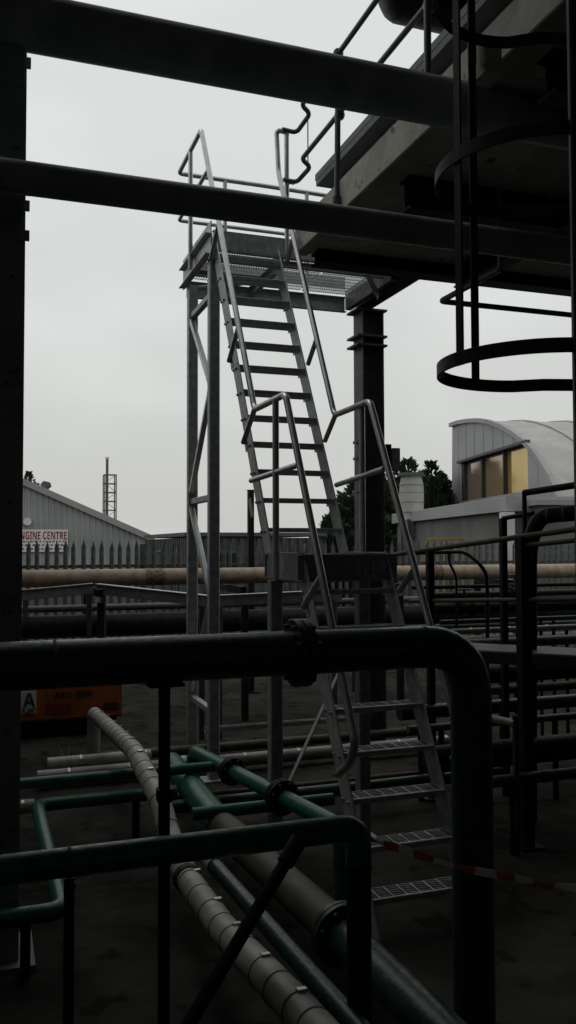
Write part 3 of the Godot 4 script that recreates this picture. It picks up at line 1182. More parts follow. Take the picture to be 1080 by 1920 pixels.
	for seg in [[2.03, 2.68, .026, .013], [2.70, 3.24, .026, .0125], [3.26, 3.78, .026, .0125]]:
		b = MB.new()
		var gx: float = seg[0]
		while gx < seg[1]:
			b.box(Vector3(gx, 4.988 - seg[3] * .5, (pz0 + pz1) * .5), Vector3(.003, seg[3], pz1 - pz0 - .06))
			gx += seg[2]
		for k in 11:
			b.box(Vector3((seg[0] + seg[1]) * .5, 4.982, pz0 + .06 + k * .1), Vector3(seg[1] - seg[0], .006, .006))
		part(pf, "grating", b, M.galv)
	# gusset seen at the right end
	b = MB.new()
	b.beam(Vector3(3.55, 4.9, -7.7), Vector3(3.78, 4.72, -7.9), .006, .1, Vector3.UP)
	part(pf, "gusset", b, M.galv_dull)
	# --- tower legs and bracing
	var tw := empty(t, "tower")
	var zn := -7.78
	var zf := -8.66
	var tx := 2.005
	for z in [zn, zf]:
		b = MB.new()
		b.beam(Vector3(tx, .01, z), Vector3(tx, 4.875, z), .1, .1, Vector3.FORWARD, 0, 0, .01)
		var lg := part(tw, "leg", b, M.galv)
		b = MB.new()
		b.box(Vector3(tx, .008, z), Vector3(.22, .016, .22))
		part(lg, "base_plate", b, M.galv)
	# struts and diagonals between the two legs: [y at far leg, y at near leg]
	for y in [4.55, 2.62, .62]:
		b = MB.new()
		b.beam(Vector3(tx, y, zf + .052), Vector3(tx, y, zn - .052), .06, .06, Vector3.UP)
		part(tw, "strut", b, M.galv)
	for dg in [[4.49, 3.72], [2.72, 3.62], [2.55, 1.72], [.7, 1.62]]:
		b = MB.new()
		b.beam(Vector3(tx - .02, dg[0], zf + .055), Vector3(tx - .02, dg[1], zn - .055), .05, .05, Vector3.UP)
		part(tw, "diagonal", b, M.tube)
	# --- handrails
	var xl := 1.90
	var xr := 2.62
	var hl := empty(t, "outer_handrail")
	rail_tube(hl, "top_rail", [Vector3(xl + .98, 6.14, -8.86), Vector3(xl, 6.14, -8.86), Vector3(xl, 6.143, -7.85), Vector3(xl, 3.19, -6.135), Vector3(xl, 3.188, -5.43), Vector3(xl, 1.09, -4.30), Vector3(xl, .96, -4.38), Vector3(xl + .04, .84, -4.63)], .0235, .06)
	rail_tube(hl, "knee_rail", [Vector3(px1 - .1, 5.63, -8.86), Vector3(xl, 5.63, -8.86), Vector3(xl, 5.64, -7.56)], .02, .05)
	rail_tube(hl, "top_rail", [Vector3(xl + .98, 6.14, -8.86), Vector3(px1 - .1, 6.13, -8.86)])
	rail_tube(hl, "knee_rail", [Vector3(xl, 2.66, -6.23), Vector3(xl, 2.685, -5.18)], .021)
	rail_tube(hl, "post", [Vector3(xl, 3.18, -5.64), Vector3(xl, 1.93, -5.64)])
	rail_tube(hl, "post", [Vector3(xl, 6.13, -8.30), Vector3(xl, 4.93, -8.30)])
	rail_tube(hl, "post", [Vector3(2.41, 6.13, -8.86), Vector3(2.41, 4.95, -8.86)])
	rail_tube(hl, "post", [Vector3(3.36, 6.13, -8.86), Vector3(3.36, 4.95, -8.86)])
	# stubs square to the flight
	for q in [[3.93, -6.565], [3.19, -6.14], [5.0, -7.19], [1.98, -4.78]]:
		var p := Vector3(xl, q[0], q[1])
		var e := p - nrm * .42
		rail_tube(hl, "stub", [p, e + Vector3(.02, 0, 0)], .021, .01)
	for q in [[3.93, -6.565], [3.19, -6.14], [2.66, -6.0], [1.98, -4.78]]:
		var e := Vector3(1.938, q[0], q[1]) - nrm * .41
		b = MB.new()
		b.beam(e + Vector3(0, .07, -.035), e - Vector3(0, .07, -.035), .008, .06, nrm)
		part(hl, "fixing_plate", b, M.galv)
	var hr := empty(t, "inner_handrail")
	rail_tube(hr, "top_rail", [Vector3(2.66, 6.17, -7.64), Vector3(xr - .01, 6.17, -7.70), Vector3(xr, 5.75, -7.67), Vector3(xr, 3.205, -6.30), Vector3(xr, 3.212, -5.63), Vector3(xr, 1.0, -4.40), Vector3(xr, .9, -4.5)], .0235, .06)
	rail_tube(hr, "post", [Vector3(2.70, 6.15, -7.66), Vector3(2.70, 4.95, -7.66)])
	rail_tube(hr, "closing_rail", [Vector3(2.61, 6.17, -7.67), Vector3(2.72, 6.16, -7.67)], .022)
	rail_tube(hr, "closing_rail", [Vector3(2.70, 5.68, -7.67), Vector3(2.78, 5.68, -7.67)], .022)
	rail_tube(hr, "knee_rail", [Vector3(xr + .03, 2.65, -6.34), Vector3(xr + .01, 2.70, -5.42)], .021)
	rail_tube(hr, "post", [Vector3(xr + .03, 3.2, -5.84), Vector3(xr + .03, 1.93, -5.84)])
	for q in [[3.93, -6.70], [3.205, -6.31], [5.0, -7.27], [2.02, -4.97]]:
		var p := Vector3(xr + .01, q[0], q[1])
		var e := p - nrm * .34
		rail_tube(hr, "stub", [p, e + Vector3(.03, 0, 0)], .021, .01)

# ================================================================= overhead pipes, column, cage
func build_overhead() -> void:
	var b: MB
	var z := -4.4
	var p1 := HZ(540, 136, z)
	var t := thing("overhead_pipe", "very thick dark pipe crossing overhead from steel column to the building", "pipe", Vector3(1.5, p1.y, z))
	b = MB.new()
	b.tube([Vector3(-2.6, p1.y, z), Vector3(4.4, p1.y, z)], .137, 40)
	part(t, "pipe_run", b, M.glare_pipe_grey)
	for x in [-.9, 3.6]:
		ring_part(t, "weld_ring", Vector3(x, p1.y, z), Vector3.RIGHT, .141, .03, M.glare_pipe_grey, 40)
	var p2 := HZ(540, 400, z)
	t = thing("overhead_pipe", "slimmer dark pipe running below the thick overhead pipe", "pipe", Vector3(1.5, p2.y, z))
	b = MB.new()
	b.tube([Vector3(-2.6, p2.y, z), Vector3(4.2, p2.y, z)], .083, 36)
	part(t, "pipe_run", b, M.glare_pipe_grey)
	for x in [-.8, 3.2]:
		ring_part(t, "weld_ring", Vector3(x, p2.y, z), Vector3.RIGHT, .086, .02, M.glare_pipe_grey, 36)

	# left column behind the pipes
	var cr := HZ(46, 600, -4.72)
	var c := thing("steel_stanchion", "dark grey steel stanchion with small bolted cleats carrying both overhead pipes", "column", Vector3(cr.x - .13, 0, -4.85))
	for s in [-1.0, 1.0]:
		b = MB.new()
		b.beam(Vector3(cr.x - .13, 0, -4.85 + s * .125), Vector3(cr.x - .13, 6.6, -4.85 + s * .125), .26, .016, Vector3.FORWARD)
		part(c, "flange", b, M.column)
	b = MB.new()
	b.beam(Vector3(cr.x - .13, 0, -4.85), Vector3(cr.x - .13, 6.6, -4.85), .014, .23, Vector3.FORWARD)
	part(c, "web", b, M.column)
	for py in [118, 357, 386, 442]:
		var q := HZ(50, py, -4.70)
		b = MB.new()
		b.box(Vector3(cr.x - .005, q.y, -4.70), Vector3(.05, .05, .03))
		part(c, "cleat", b, M.column)
	for q in [p1.y - .15, p2.y - .095]:
		b = MB.new()
		b.box(Vector3(cr.x - .13, q - .012, -4.55), Vector3(.22, .02, .34))
		part(c, "pipe_bracket", b, M.column)
	b = MB.new()
	b.box(Vector3(cr.x - .13, .012, -4.85), Vector3(.42, .024, .42))
	part(c, "base_plate", b, M.column)

	# caged ladder
	var cd := 2.9
	var cc := HD(1009, 690, cd)
	var R := .335
	var lad := thing("caged_ladder", "black caged ladder with flat hoops hanging in front of the dark slab", "ladder", Vector3(cc.x, 0, cc.z))
	var cen := Vector3(cc.x, 0, cc.z)
	# axes: rt to the ladder, fw away from the viewer
	var rt := cam_basis.x
	rt.y = 0
	rt = rt.normalized()
	var fw := Vector3(rt.z, 0, -rt.x)
	var hy := cc.y
	for k in 4:
		b = MB.new()
		var y := hy + k * .665
		var hp := [cen + rt * .1 - fw * (R - .012)]
		for i in 37:
			var an := deg_to_rad(270.0 - 180.0 * i / 36.0)
			hp.append(cen + rt * cos(an) * R + fw * sin(an) * R)
		hp.append(cen + rt * .11 + fw * (R - .03))
		hp.append(cen + rt * .3 + fw * (R - .02))
		for i in hp.size() - 1:
			b.beam(hp[i] + Vector3(0, y, 0), hp[i + 1] + Vector3(0, y, 0), .008, .045, Vector3.UP, 0, 0, .001)
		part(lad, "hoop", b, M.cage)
	for deg in [117.0, 206.0]:
		b = MB.new()
		var an := deg_to_rad(deg)
		var out := rt * cos(an) + fw * sin(an)
		var p := cen + out * (R - .009)
		b.beam(p + Vector3(0, hy - .02, 0), p + Vector3(0, hy + 2.2, 0), .034, .008, out)
		part(lad, "strap", b, M.cage)
	var sa := cen + rt * .035 - fw * (R + .012)
	var sb := cen + rt * .33 + fw * (R - .02)
	for p in [sa, sb]:
		b = MB.new()
		b.beam(Vector3(p.x, .0, p.z), Vector3(p.x, 4.86, p.z), .065, .03, fw)
		part(lad, "stile", b, M.cage)
	var y2 := .3
	while y2 < 4.8:
		b = MB.new()
		b.tube([sa + Vector3(0, y2, 0), sb + Vector3(0, y2, 0)], .012, 8)
		part(lad, "rung", b, M.cage)
		y2 += .28

	# looped guard rail behind the cage
	var g := thing("guard_rail", "dark tubular guard rail with bent corner under the slab behind cage", "handrail", HD(826, 565, 7.3))
	b = MB.new()
	var ga := HD(826, 565, 7.3)
	var gb := ga + Vector3(2.6, 0, 0)
	var gc := ga + Vector3(0, 0, .9)
	b.tube(fillet([gb, ga, gc], .05), .024, 12)
	part(g, "rail", b, M.dark)
	for q in [gb, gc]:
		b = MB.new()
		b.tube([q, Vector3(q.x, 4.86, q.z)], .02, 10)
		part(g, "hanger", b, M.dark)

# ================================================================= pipe rack and yard behind the stair
func pipe_u(called: String, label: String, px: float, py: float, z: float, r: float, xa: float, xb: float, m: Material, band_gap := 0.0, band_mat: Material = null, group := "") -> Node3D:
	var p := HZ(px, py, z)
	var t := thing(called, label, "pipe", Vector3((xa + xb) * .5, p.y, z), group)
	var b := MB.new()
	b.tube([Vector3(xa, p.y, z), Vector3(xb, p.y, z)], r, 24)
	part(t, "pipe_run", b, m)
	if band_gap > 0.0:
		var x := xa + band_gap * .5
		while x < xb:
			ring_part(t, "band", Vector3(x, p.y, z), Vector3.RIGHT, r + .004, .02, band_mat, 24)
			x += band_gap
	return t

func build_yard_pipes() -> void:
	var b: MB
	var zr := -11.0
	var bp := pipe_u("beige_pipe", "long beige pipe with rust patches on the pipe rack", 200, 1083, zr, .107, -1.5, 9.5, M.beige)
	for x in [2.05, 6.1]:
		ring_part(bp, "rust_collar", Vector3(x, HZ(200, 1083, zr).y, zr), Vector3.RIGHT, .1085, .26, M.rust_patch, 28)
	pipe_u("rack_pipe", "broad black pipe lying lowest on the rack behind the tower", 200, 1172, zr + .25, .14, -1.5, 9.5, M.black)
	pipe_u("rack_pipe", "slim dark pipe lying below the beige pipe", 200, 1139, zr - .45, .045, -1.5, 9.5, M.dark)
	pipe_u("rack_pipe", "dull green pipe low on the rack right of the stair", 900, 1172, zr + .55, .04, 3.0, 9.5, M.green_dark)
	pipe_u("rack_pipe", "pale lagged pipe low on the rack below rusty handrail", 900, 1196, zr + .4, .04, 3.8, 9.5, M.grey_clad, .3, M.joint)
	pipe_u("rack_pipe", "dark brown pipe beneath beige pipe right of the stair", 900, 1148, zr - .2, .06, 3.0, 9.5, M.rust)
	# rack frames
	for x in [-.6, 1.28, 3.05, 5.2, 7.3]:
		var t := thing("pipe_trestle", "dark steel trestle holding up the yard pipe rack", "pipe rack", Vector3(x, 0, zr), "frames of the yard pipe rack")
		for zz in [zr - .75, zr + .72]:
			b = MB.new()
			b.beam(Vector3(x, 0, zz), Vector3(x, 1.66 if zz < zr else 1.5, zz), .08, .08, Vector3.FORWARD)
			part(t, "post", b, M.black)
		for y in [HZ(200, 1083, zr).y - .16, .93]:
			b = MB.new()
			b.beam(Vector3(x, y, zr - .7), Vector3(x, y, zr + .67), .08, .09)
			part(t, "cross_beam", b, M.black)
	# grey beams below the beige pipe
	var gb := [["grey steel beam rising towards the rack frame below beige pipe", 40, 1117, 175, 1104, 10.2, 10.4], ["long grey steel beam sloping down towards the stair tower", 182, 1105, 392, 1128, 10.4, 9.6], ["grey steel beam between tower leg and landing leg", 396, 1128, 640, 1116, 9.6, 10.2]]
	for g in gb:
		var a := HD(g[1], g[2], g[5])
		var e := HD(g[3], g[4], g[6])
		var t := thing("grey_beam", g[0], "beam", (a + e) * .5)
		b = MB.new()
		b.beam(a, e, .05, .115)
		var w := part(t, "web", b, M.galv_dull)
		b = MB.new()
		b.beam(a, e, .09, .012, Vector3.UP, 0, .065)
		part(t, "flange", b, M.galv)
		for q in [.06, .94]:
			var pp := a.lerp(e, q)
			b = MB.new()
			b.beam(Vector3(pp.x, 0, pp.z), Vector3(pp.x, pp.y - .06, pp.z), .06, .06, Vector3.FORWARD)
			part(t, "leg", b, M.dark)
	# lone post
	var lp := HZ(470, 920, -12.2)
	var t2 := thing("lone_post", "dark square steel post standing behind the upper flight", "post", Vector3(lp.x, 0, lp.z))
	b = MB.new()
	b.beam(Vector3(lp.x, 0, lp.z), Vector3(lp.x, lp.y, lp.z), .085, .085, Vector3.FORWARD)
	part(t2, "shaft", b, M.black)
	b = MB.new()
	b.box(Vector3(lp.x, lp.y + .006, lp.z), Vector3(.095, .012, .095))
	part(t2, "cap", b, M.black)
	b = MB.new()
	b.box(Vector3(lp.x, .01, lp.z), Vector3(.2, .02, .2))
	part(t2, "base_plate", b, M.black)

	# generator
	var gz := -11.2
	var g0 := HZ(40, 1285, -10.05)
	var g1 := HZ(229, 1285, -10.05)
	var gt := HZ(120, 1248, -10.05).y
	var gbm := HZ(120, 1352, -10.05).y
	var gw := 2.1
	var gx := g1.x - gw * .5
	var ge := thing("orange_generator", "orange site generator with white corner panel behind the pipes", "generator", Vector3(gx, 0, -10.6))
	b = MB.new()
	b.beam(Vector3(g1.x - gw, (gt + gbm) * .5, -10.6), Vector3(g1.x, (gt + gbm) * .5, -10.6), 1.05, gt - gbm, Vector3.UP, 0, 0, .03)
	part(ge, "canopy", b, M.orange)
	b = MB.new()
	b.box(Vector3(gx, gbm - .06, -10.6), Vector3(gw - .1, .12, .95))
	part(ge, "skid", b, M.black)
	for x in [gx - .8, gx + .8]:
		b = MB.new()
		b.box(Vector3(x, (gbm - .12) * .5, -10.6), Vector3(.2, gbm - .12, .8))
		part(ge, "foot", b, M.black)
	# white panel with A mark
	var wx0 := HZ(40, 1300, -10.06).x
	var wx1 := HZ(70, 1300, -10.06).x
	b = MB.new()
	var wt := HZ(55, 1296, -10.06).y
	var wb := HZ(55, 1338, -10.06).y
	b.box(Vector3((wx0 + wx1) * .5 - .01, (wt + wb) * .5, -10.068), Vector3(wx1 - wx0, wt - wb, .012))
	part(ge, "emblem_panel", b, M.white)
	text_part(ge, "A", Vector3(wx0 + .02, wt - .02, -10.06), .15, M.ink, .13, false)
	text_part(ge, "PLANT", Vector3(wx0 + .01, wt - .19, -10.06), .05, M.ink, .15, false)
	var tx := HZ(102, 1298, -10.06)
	text_part(ge, "ARC", Vector3(tx.x, tx.y, -10.066), .06, M.ink, .19, false)
	text_part(ge, "GEN", Vector3(tx.x + .23, tx.y, -10.066), .06, M.ink, .19, false)
	var rx0 := HZ(86, 1320, -10.06)
	var rx1 := HZ(134, 1335, -10.06)
	b = MB.new()
	b.box(Vector3((rx0.x + rx1.x) * .5, (rx0.y + rx1.y) * .5, -10.068), Vector3(rx1.x - rx0.x, rx0.y - rx1.y, .012))
	part(ge, "name_panel", b, M.red)
	for k in 3:
		var vx := HZ(208, 1318 + k * 5, -10.06)
		b = MB.new()
		b.box(Vector3(vx.x, vx.y, -10.068), Vector3(.17, .012, .012))
		part(ge, "vent_slot", b, M.ink)

	# grey lagged pipes along the foot of the tower
	pipe_u("lagged_pipe", "grey lagged pipe with clamp bands passing behind the landing leg", 500, 1420, -8.02, .062, .45, 4.6, M.grey_clad, .55, M.band)
	pipe_u("lagged_pipe", "thinner brown lagged pipe behind the banded grey pipe", 500, 1394, -8.42, .048, .95, 4.6, M.brown_pipe, .35, M.joint)
	pipe_u("lagged_pipe", "short pale lagged pipe stub beside the generator", 245, 1420, -8.22, .06, .55, 1.5, M.white_clad, .6, M.band)
	# thin bright rail right behind landing leg
	var ra := HZ(530, 1361, -8.9)
	var tr := thing("cable_tray", "thin bright galvanised cable tray above the lagged pipes", "cable tray", Vector3(2.6, ra.y, -8.9))
	b = MB.new()
	b.chan(Vector3(2.2, ra.y, -8.9), Vector3(3.85, ra.y, -8.9), .08, .05, .004, Vector3.FORWARD, 1.0)
	part(tr, "tray", b, M.galv)
	for x in [2.3, 3.7]:
		b = MB.new()
		b.beam(Vector3(x, 0, -8.9), Vector3(x, ra.y - .006, -8.9), .04, .04, Vector3.FORWARD)
		part(tr, "leg", b, M.dark)
	# dark pipes close to the ground under the landing
	pipe_u("low_pipe", "rusty thin pipe low behind the lower flight", 640, 1465, -6.55, .025, 1.2, 4.2, M.rust)
	pipe_u("low_pipe", "dull green low pipe crossing behind the lower flight", 640, 1480, -6.4, .05, 1.2, 4.2, M.green_dark)

# ================================================================= pipes near the viewer
func build_foreground_pipes() -> void:
	var b: MB
	# ---- big dark green pipe with elbow
	var z := -3.4
	var c := HZ(300, 1236, z)
	var r := .092
	var xe := HZ(884, 1400, z).x
	var t := thing("green_main_pipe", "thick dark green pipe with flange and elbow dropping beside the stair", "pipe", Vector3(1.0, 0, z))
	b = MB.new()
	var pts := fillet([Vector3(-2.2, c.y, z), Vector3(xe, c.y, z), Vector3(xe, .02, z)], .24, 10)
	b.tube(pts, r, 36)
	part(t, "pipe_run", b, M.green_dark)
	var fp := HZ(562, 1215, z)
	flange_pair(t, Vector3(fp.x, c.y, z), Vector3.RIGHT, .142, .03, M.green_dark)
	ring_part(t, "weld_ring", Vector3(xe - .24, c.y, z), Vector3.RIGHT, r + .003, .012, M.green_dark, 36)
	for wx in [-.55, .25]:
		ring_part(t, "weld_ring", Vector3(wx, c.y, z), Vector3.RIGHT, r + .003, .012, M.rust, 36)
	# ---- post carrying it
	var sp := HZ(308, 1400, z)
	var s := thing("pipe_support_post", "slim black square post under the thick green pipe", "post", Vector3(sp.x, 0, z))
	b = MB.new()
	b.beam(Vector3(sp.x, 0, z), Vector3(sp.x, c.y - r - .012, z), .042, .042, Vector3.FORWARD)
	part(s, "shaft", b, M.black)
	b = MB.new()
	b.box(Vector3(sp.x, c.y - r - .006, z), Vector3(.14, .012, .12))
	part(s, "saddle_plate", b, M.black)
	b = MB.new()
	var sy := HZ(308, 1490, z).y
	b.box(Vector3(sp.x, sy, z), Vector3(.055, .05, .055))
	part(s, "collar", b, M.black)

	# ---- lower green rail pipe
	var z2 := -3.15
	var c2 := HZ(0, 1632, z2)
	var e2 := HZ(672, 1566, z2)
	t = thing("green_rail_pipe", "mid-height green pipe crossing in front with rounded elbow end", "pipe", Vector3(.7, 0, z2))
	b = MB.new()
	b.tube(fillet([Vector3(-1.4, c2.y, z2), Vector3(e2.x, c2.y, z2), Vector3(e2.x, c2.y - .16, z2)], .075, 8), .051, 28)
	part(t, "pipe_run", b, M.green)
	b = MB.new()
	b.tube([Vector3(e2.x, c2.y - .15, z2), Vector3(e2.x, .01, z2)], .049, 28)
	part(t, "drop_leg", b, M.black, "black lower leg")  # leg drawn black, run and elbow green
	ring_part(t, "weld_ring", Vector3(e2.x, c2.y - .155, z2), Vector3.UP, .054, .016, M.black, 28)
	var wj := HZ(130, 1600, z2)
	ring_part(t, "weld_ring", Vector3(wj.x, c2.y, z2), Vector3.RIGHT, .0535, .012, M.rust, 28)
	var s2 := thing("rail_pipe_support", "thin black post with clip under the mid-height green pipe", "post", Vector3(wj.x, 0, z2))
	b = MB.new()
	b.beam(Vector3(wj.x, 0, z2), Vector3(wj.x, c2.y - .055, z2), .035, .035, Vector3.FORWARD)
	part(s2, "shaft", b, M.black)
	ring_part(s2, "clip", Vector3(wj.x, c2.y - .075, z2 + .03), Vector3.BACK, .02, .03, M.rust, 12)
	b = MB.new()
	b.box(Vector3(wj.x, .006, z2), Vector3(.14, .012, .14))
	part(s2, "base_plate", b, M.black)

	# ---- white banded pipe running away from the viewer
	t = thing("white_banded_pipe", "white clad pipe with many joint bands running away across the yard", "pipe", Vector3(1.0, 0, -5))
	var path := []
	for q in [[660, 2010], [557, 1890], [418, 1742], [352, 1648], [318, 1568], [300, 1500], [252, 1408], [176, 1337]]:
		path.append(HX(q[0], q[1], 1.0))
	var far: Vector3 = path[-1]
	var path2 := path.duplicate()
	path2.append(Vector3(far.x, .02, far.z - .02))
	var fp2 := fillet(path2, .09, 6)
	b = MB.new()
	b.tube(fp2, .064, 28)
	part(t, "cladding", b, M.white_clad)
	var tot := 0.0
	for i in fp2.size() - 1:
		tot += (fp2[i + 1] - fp2[i]).length()
	var dd := .12
	var kk := 0
	while dd < tot - .5:
		var q := lerp_path(fp2, dd)
		ring_part(t, "joint", q[0], q[1], .0665, .009, M.joint, 28)
		if kk % 2 == 0:
			var up: Vector3 = Vector3.UP - q[1] * q[1].dot(Vector3.UP)
			up = up.normalized()
			var sd: Vector3 = q[1].cross(up)
			b = MB.new()
			b.beam(q[0] + (up * .9 + sd * (.3 + .25 * sin(kk * 2.7))).normalized() * .069 - q[1] * .012, q[0] + (up * .9 + sd * (.3 + .25 * sin(kk * 2.7))).normalized() * .069 + q[1] * .012, .035, .008, up)
			part(t, "clip", b, M.band)
		dd += rng.randf_range(.13, .25)
		kk += 1
	ring_part(t, "rubber_collar", path[3], (path[2] - path[3]).normalized(), .074, .06, M.black, 28)

	# ---- large green and brown pipe beside it
	t = thing("green_brown_pipe", "large pipe part green part brown with end flange running away", "pipe", Vector3(1.6, 0, -4.5))
	var hgt := .3
	var a := HY(322, 1432, hgt)
	var m1 := HY(415, 1548, hgt)
	var m2 := HY(640, 1752, hgt)
	var e := HY(900, 2010, hgt)
	b = MB.new()
	b.tube([a, m1], .096, 28)
	part(t, "green_section", b, M.green)
	b = MB.new()
	b.tube([m1, m2], .1, 28)
	part(t, "brown_section", b, M.brown_pipe)
	b = MB.new()
	b.tube([m2, e], .092, 28)
	part(t, "green_section", b, M.green_dark)
	ring_part(t, "weld_ring", m1, (m2 - m1).normalized(), .103, .012, M.rust, 28)
	flange_pair(t, m2, (e - m2).normalized(), .15, .026, M.green_dark)

	# ---- middle narrow pipe
	t = thing("narrow_green_pipe", "narrow green pipe with white banded start between the two big pipes", "pipe", Vector3(1.3, 0, -3.8))
	hgt = .32
	a = HY(372, 1585, hgt)
	m1 = HY(404, 1625, hgt)
	e = HY(700, 1960, hgt)
	b = MB.new()
	b.tube([a, m1], .05, 24)
	part(t, "white_section", b, M.white_clad)
	b = MB.new()
	b.tube([m1, e], .044, 24)
	part(t, "green_section", b, M.green_dark)
	ring_part(t, "band", a.lerp(m1, .5), (m1 - a).normalized(), .053, .02, M.band, 24)

	# ---- green flanged pipe slanting towards the stair foot
	t = thing("flanged_green_pipe", "green pipe with two black flanges slanting towards the stair foot", "pipe", Vector3(1.8, 0, -6))
	hgt = .45
	a = HY(362, 1408, hgt)
	e = HY(640, 1552, hgt)
	b = MB.new()
	b.tube(fillet([Vector3(a.x, .02, a.z), a, e, Vector3(e.x, .02, e.z + .02)], .1), .056, 24)
	part(t, "pipe_run", b, M.green)
	var fd := (e - a).normalized()
	var f1 := HY(434, 1446, hgt)
	var f2 := HY(530, 1494, hgt)
	flange_pair(t, a + fd * (f1 - a).dot(fd), fd, .105, .024, M.black)
	flange_pair(t, a + fd * (f2 - a).dot(fd), fd, .12, .03, M.black)

	# ---- small green pipe loop on the left
	t = thing("green_loop_pipe", "slim green pipe loop bending twice beside the stanchion foot", "pipe", Vector3(.5, 0, -5))
	hgt = .3
	a = HY(330, 1484, hgt)
	var k1 := HY(72, 1522, hgt)
	var k2 := HY(160, 1702, hgt)
	var k3 := HY(-120, 1738, hgt)
	k1.z = a.z
	k2.x = k1.x + .02
	k3.z = k2.z
	b = MB.new()
	b.tube(fillet([a, k1, k2, k3], .09), .047, 24)
	part(t, "pipe_run", b, M.green)
	b = MB.new()
	b.tube([k1 + Vector3(-.02, 0, .0), k1 + Vector3(-.5, 0, .0)], .05, 24)
	var wsec := part(t, "white_branch", b, M.white_clad)
	ring_part(wsec, "band", k1 + Vector3(-.1, 0, 0), Vector3.RIGHT, .054, .02, M.band, 24)
	for q in [a.lerp(k1, .3), k2.lerp(k3, .3)]:
		b = MB.new()
		b.beam(Vector3(q.x, 0, q.z), Vector3(q.x, hgt - .04, q.z), .05, .05, Vector3.FORWARD)
		part(t, "support", b, M.black)
	# ---- second slim pipe behind it
	pipe_u("slim_green_pipe", "slim dull green pipe lying behind the green loop pipe", 180, 1457, -6.6, .04, -.8, 1.9, M.green)
	pipe_u("slim_green_pipe", "slim green pipe low between banded pipe and flanged pipe", 460, 1516, -5.6, .042, 1.3, 2.3, M.green)

	# ---- black strut
	var q0 := HD(548, 1596, 3.05)
	var q1 := HD(312, 1990, 2.62)
	var qg := q0 + (q1 - q0) * ((q0.y - .01) / (q0.y - q1.y))
	var hs := thing("diagonal_strut", "black tubular strut leaning diagonally across the pipes in front", "strut", qg)
	b = MB.new()
	b.tube([q0, qg], .023, 16)
	part(hs, "tube", b, M.black)
	b = MB.new()
	b.tube([q0 - (q1 - q0).normalized() * .05, q0 + (q1 - q0).normalized() * .05], .031, 16)
	part(hs, "end_socket", b, M.black)
	b = MB.new()
	b.box(Vector3(qg.x, .006, qg.z), Vector3(.14, .012, .14))
	part(hs, "foot_plate", b, M.black)

	# ---- weeds beside the pipe leg
	var wp := HY(120, 1445, 0.0)
	var wd := thing("weed_clump", "withered weeds growing by the white pipe's foot", "plant", wp)
	rng.seed = 21
	b = MB.new()
	for i in 60:
		var an := rng.randf() * TAU
		var ln := rng.randf_range(.12, .34)
		var dir := Vector3(cos(an) * .8, rng.randf_range(.5, 1.4), sin(an) * .8).normalized()
		var st := wp + Vector3(rng.randf_range(-.12, .12), 0, rng.randf_range(-.12, .12))
		var sd := dir.cross(Vector3(rng.randf() - .5, rng.randf() - .5, rng.randf() - .5)).normalized() * .012
		b.poly([st - sd, st + sd, st + dir * ln + Vector3(0, -.04, 0)], dir.cross(sd).normalized())
	part(wd, "leaves", b, mat(Color(.16, .13, .05), Color(.24, .2, .09), 55, .05, .5, .8))

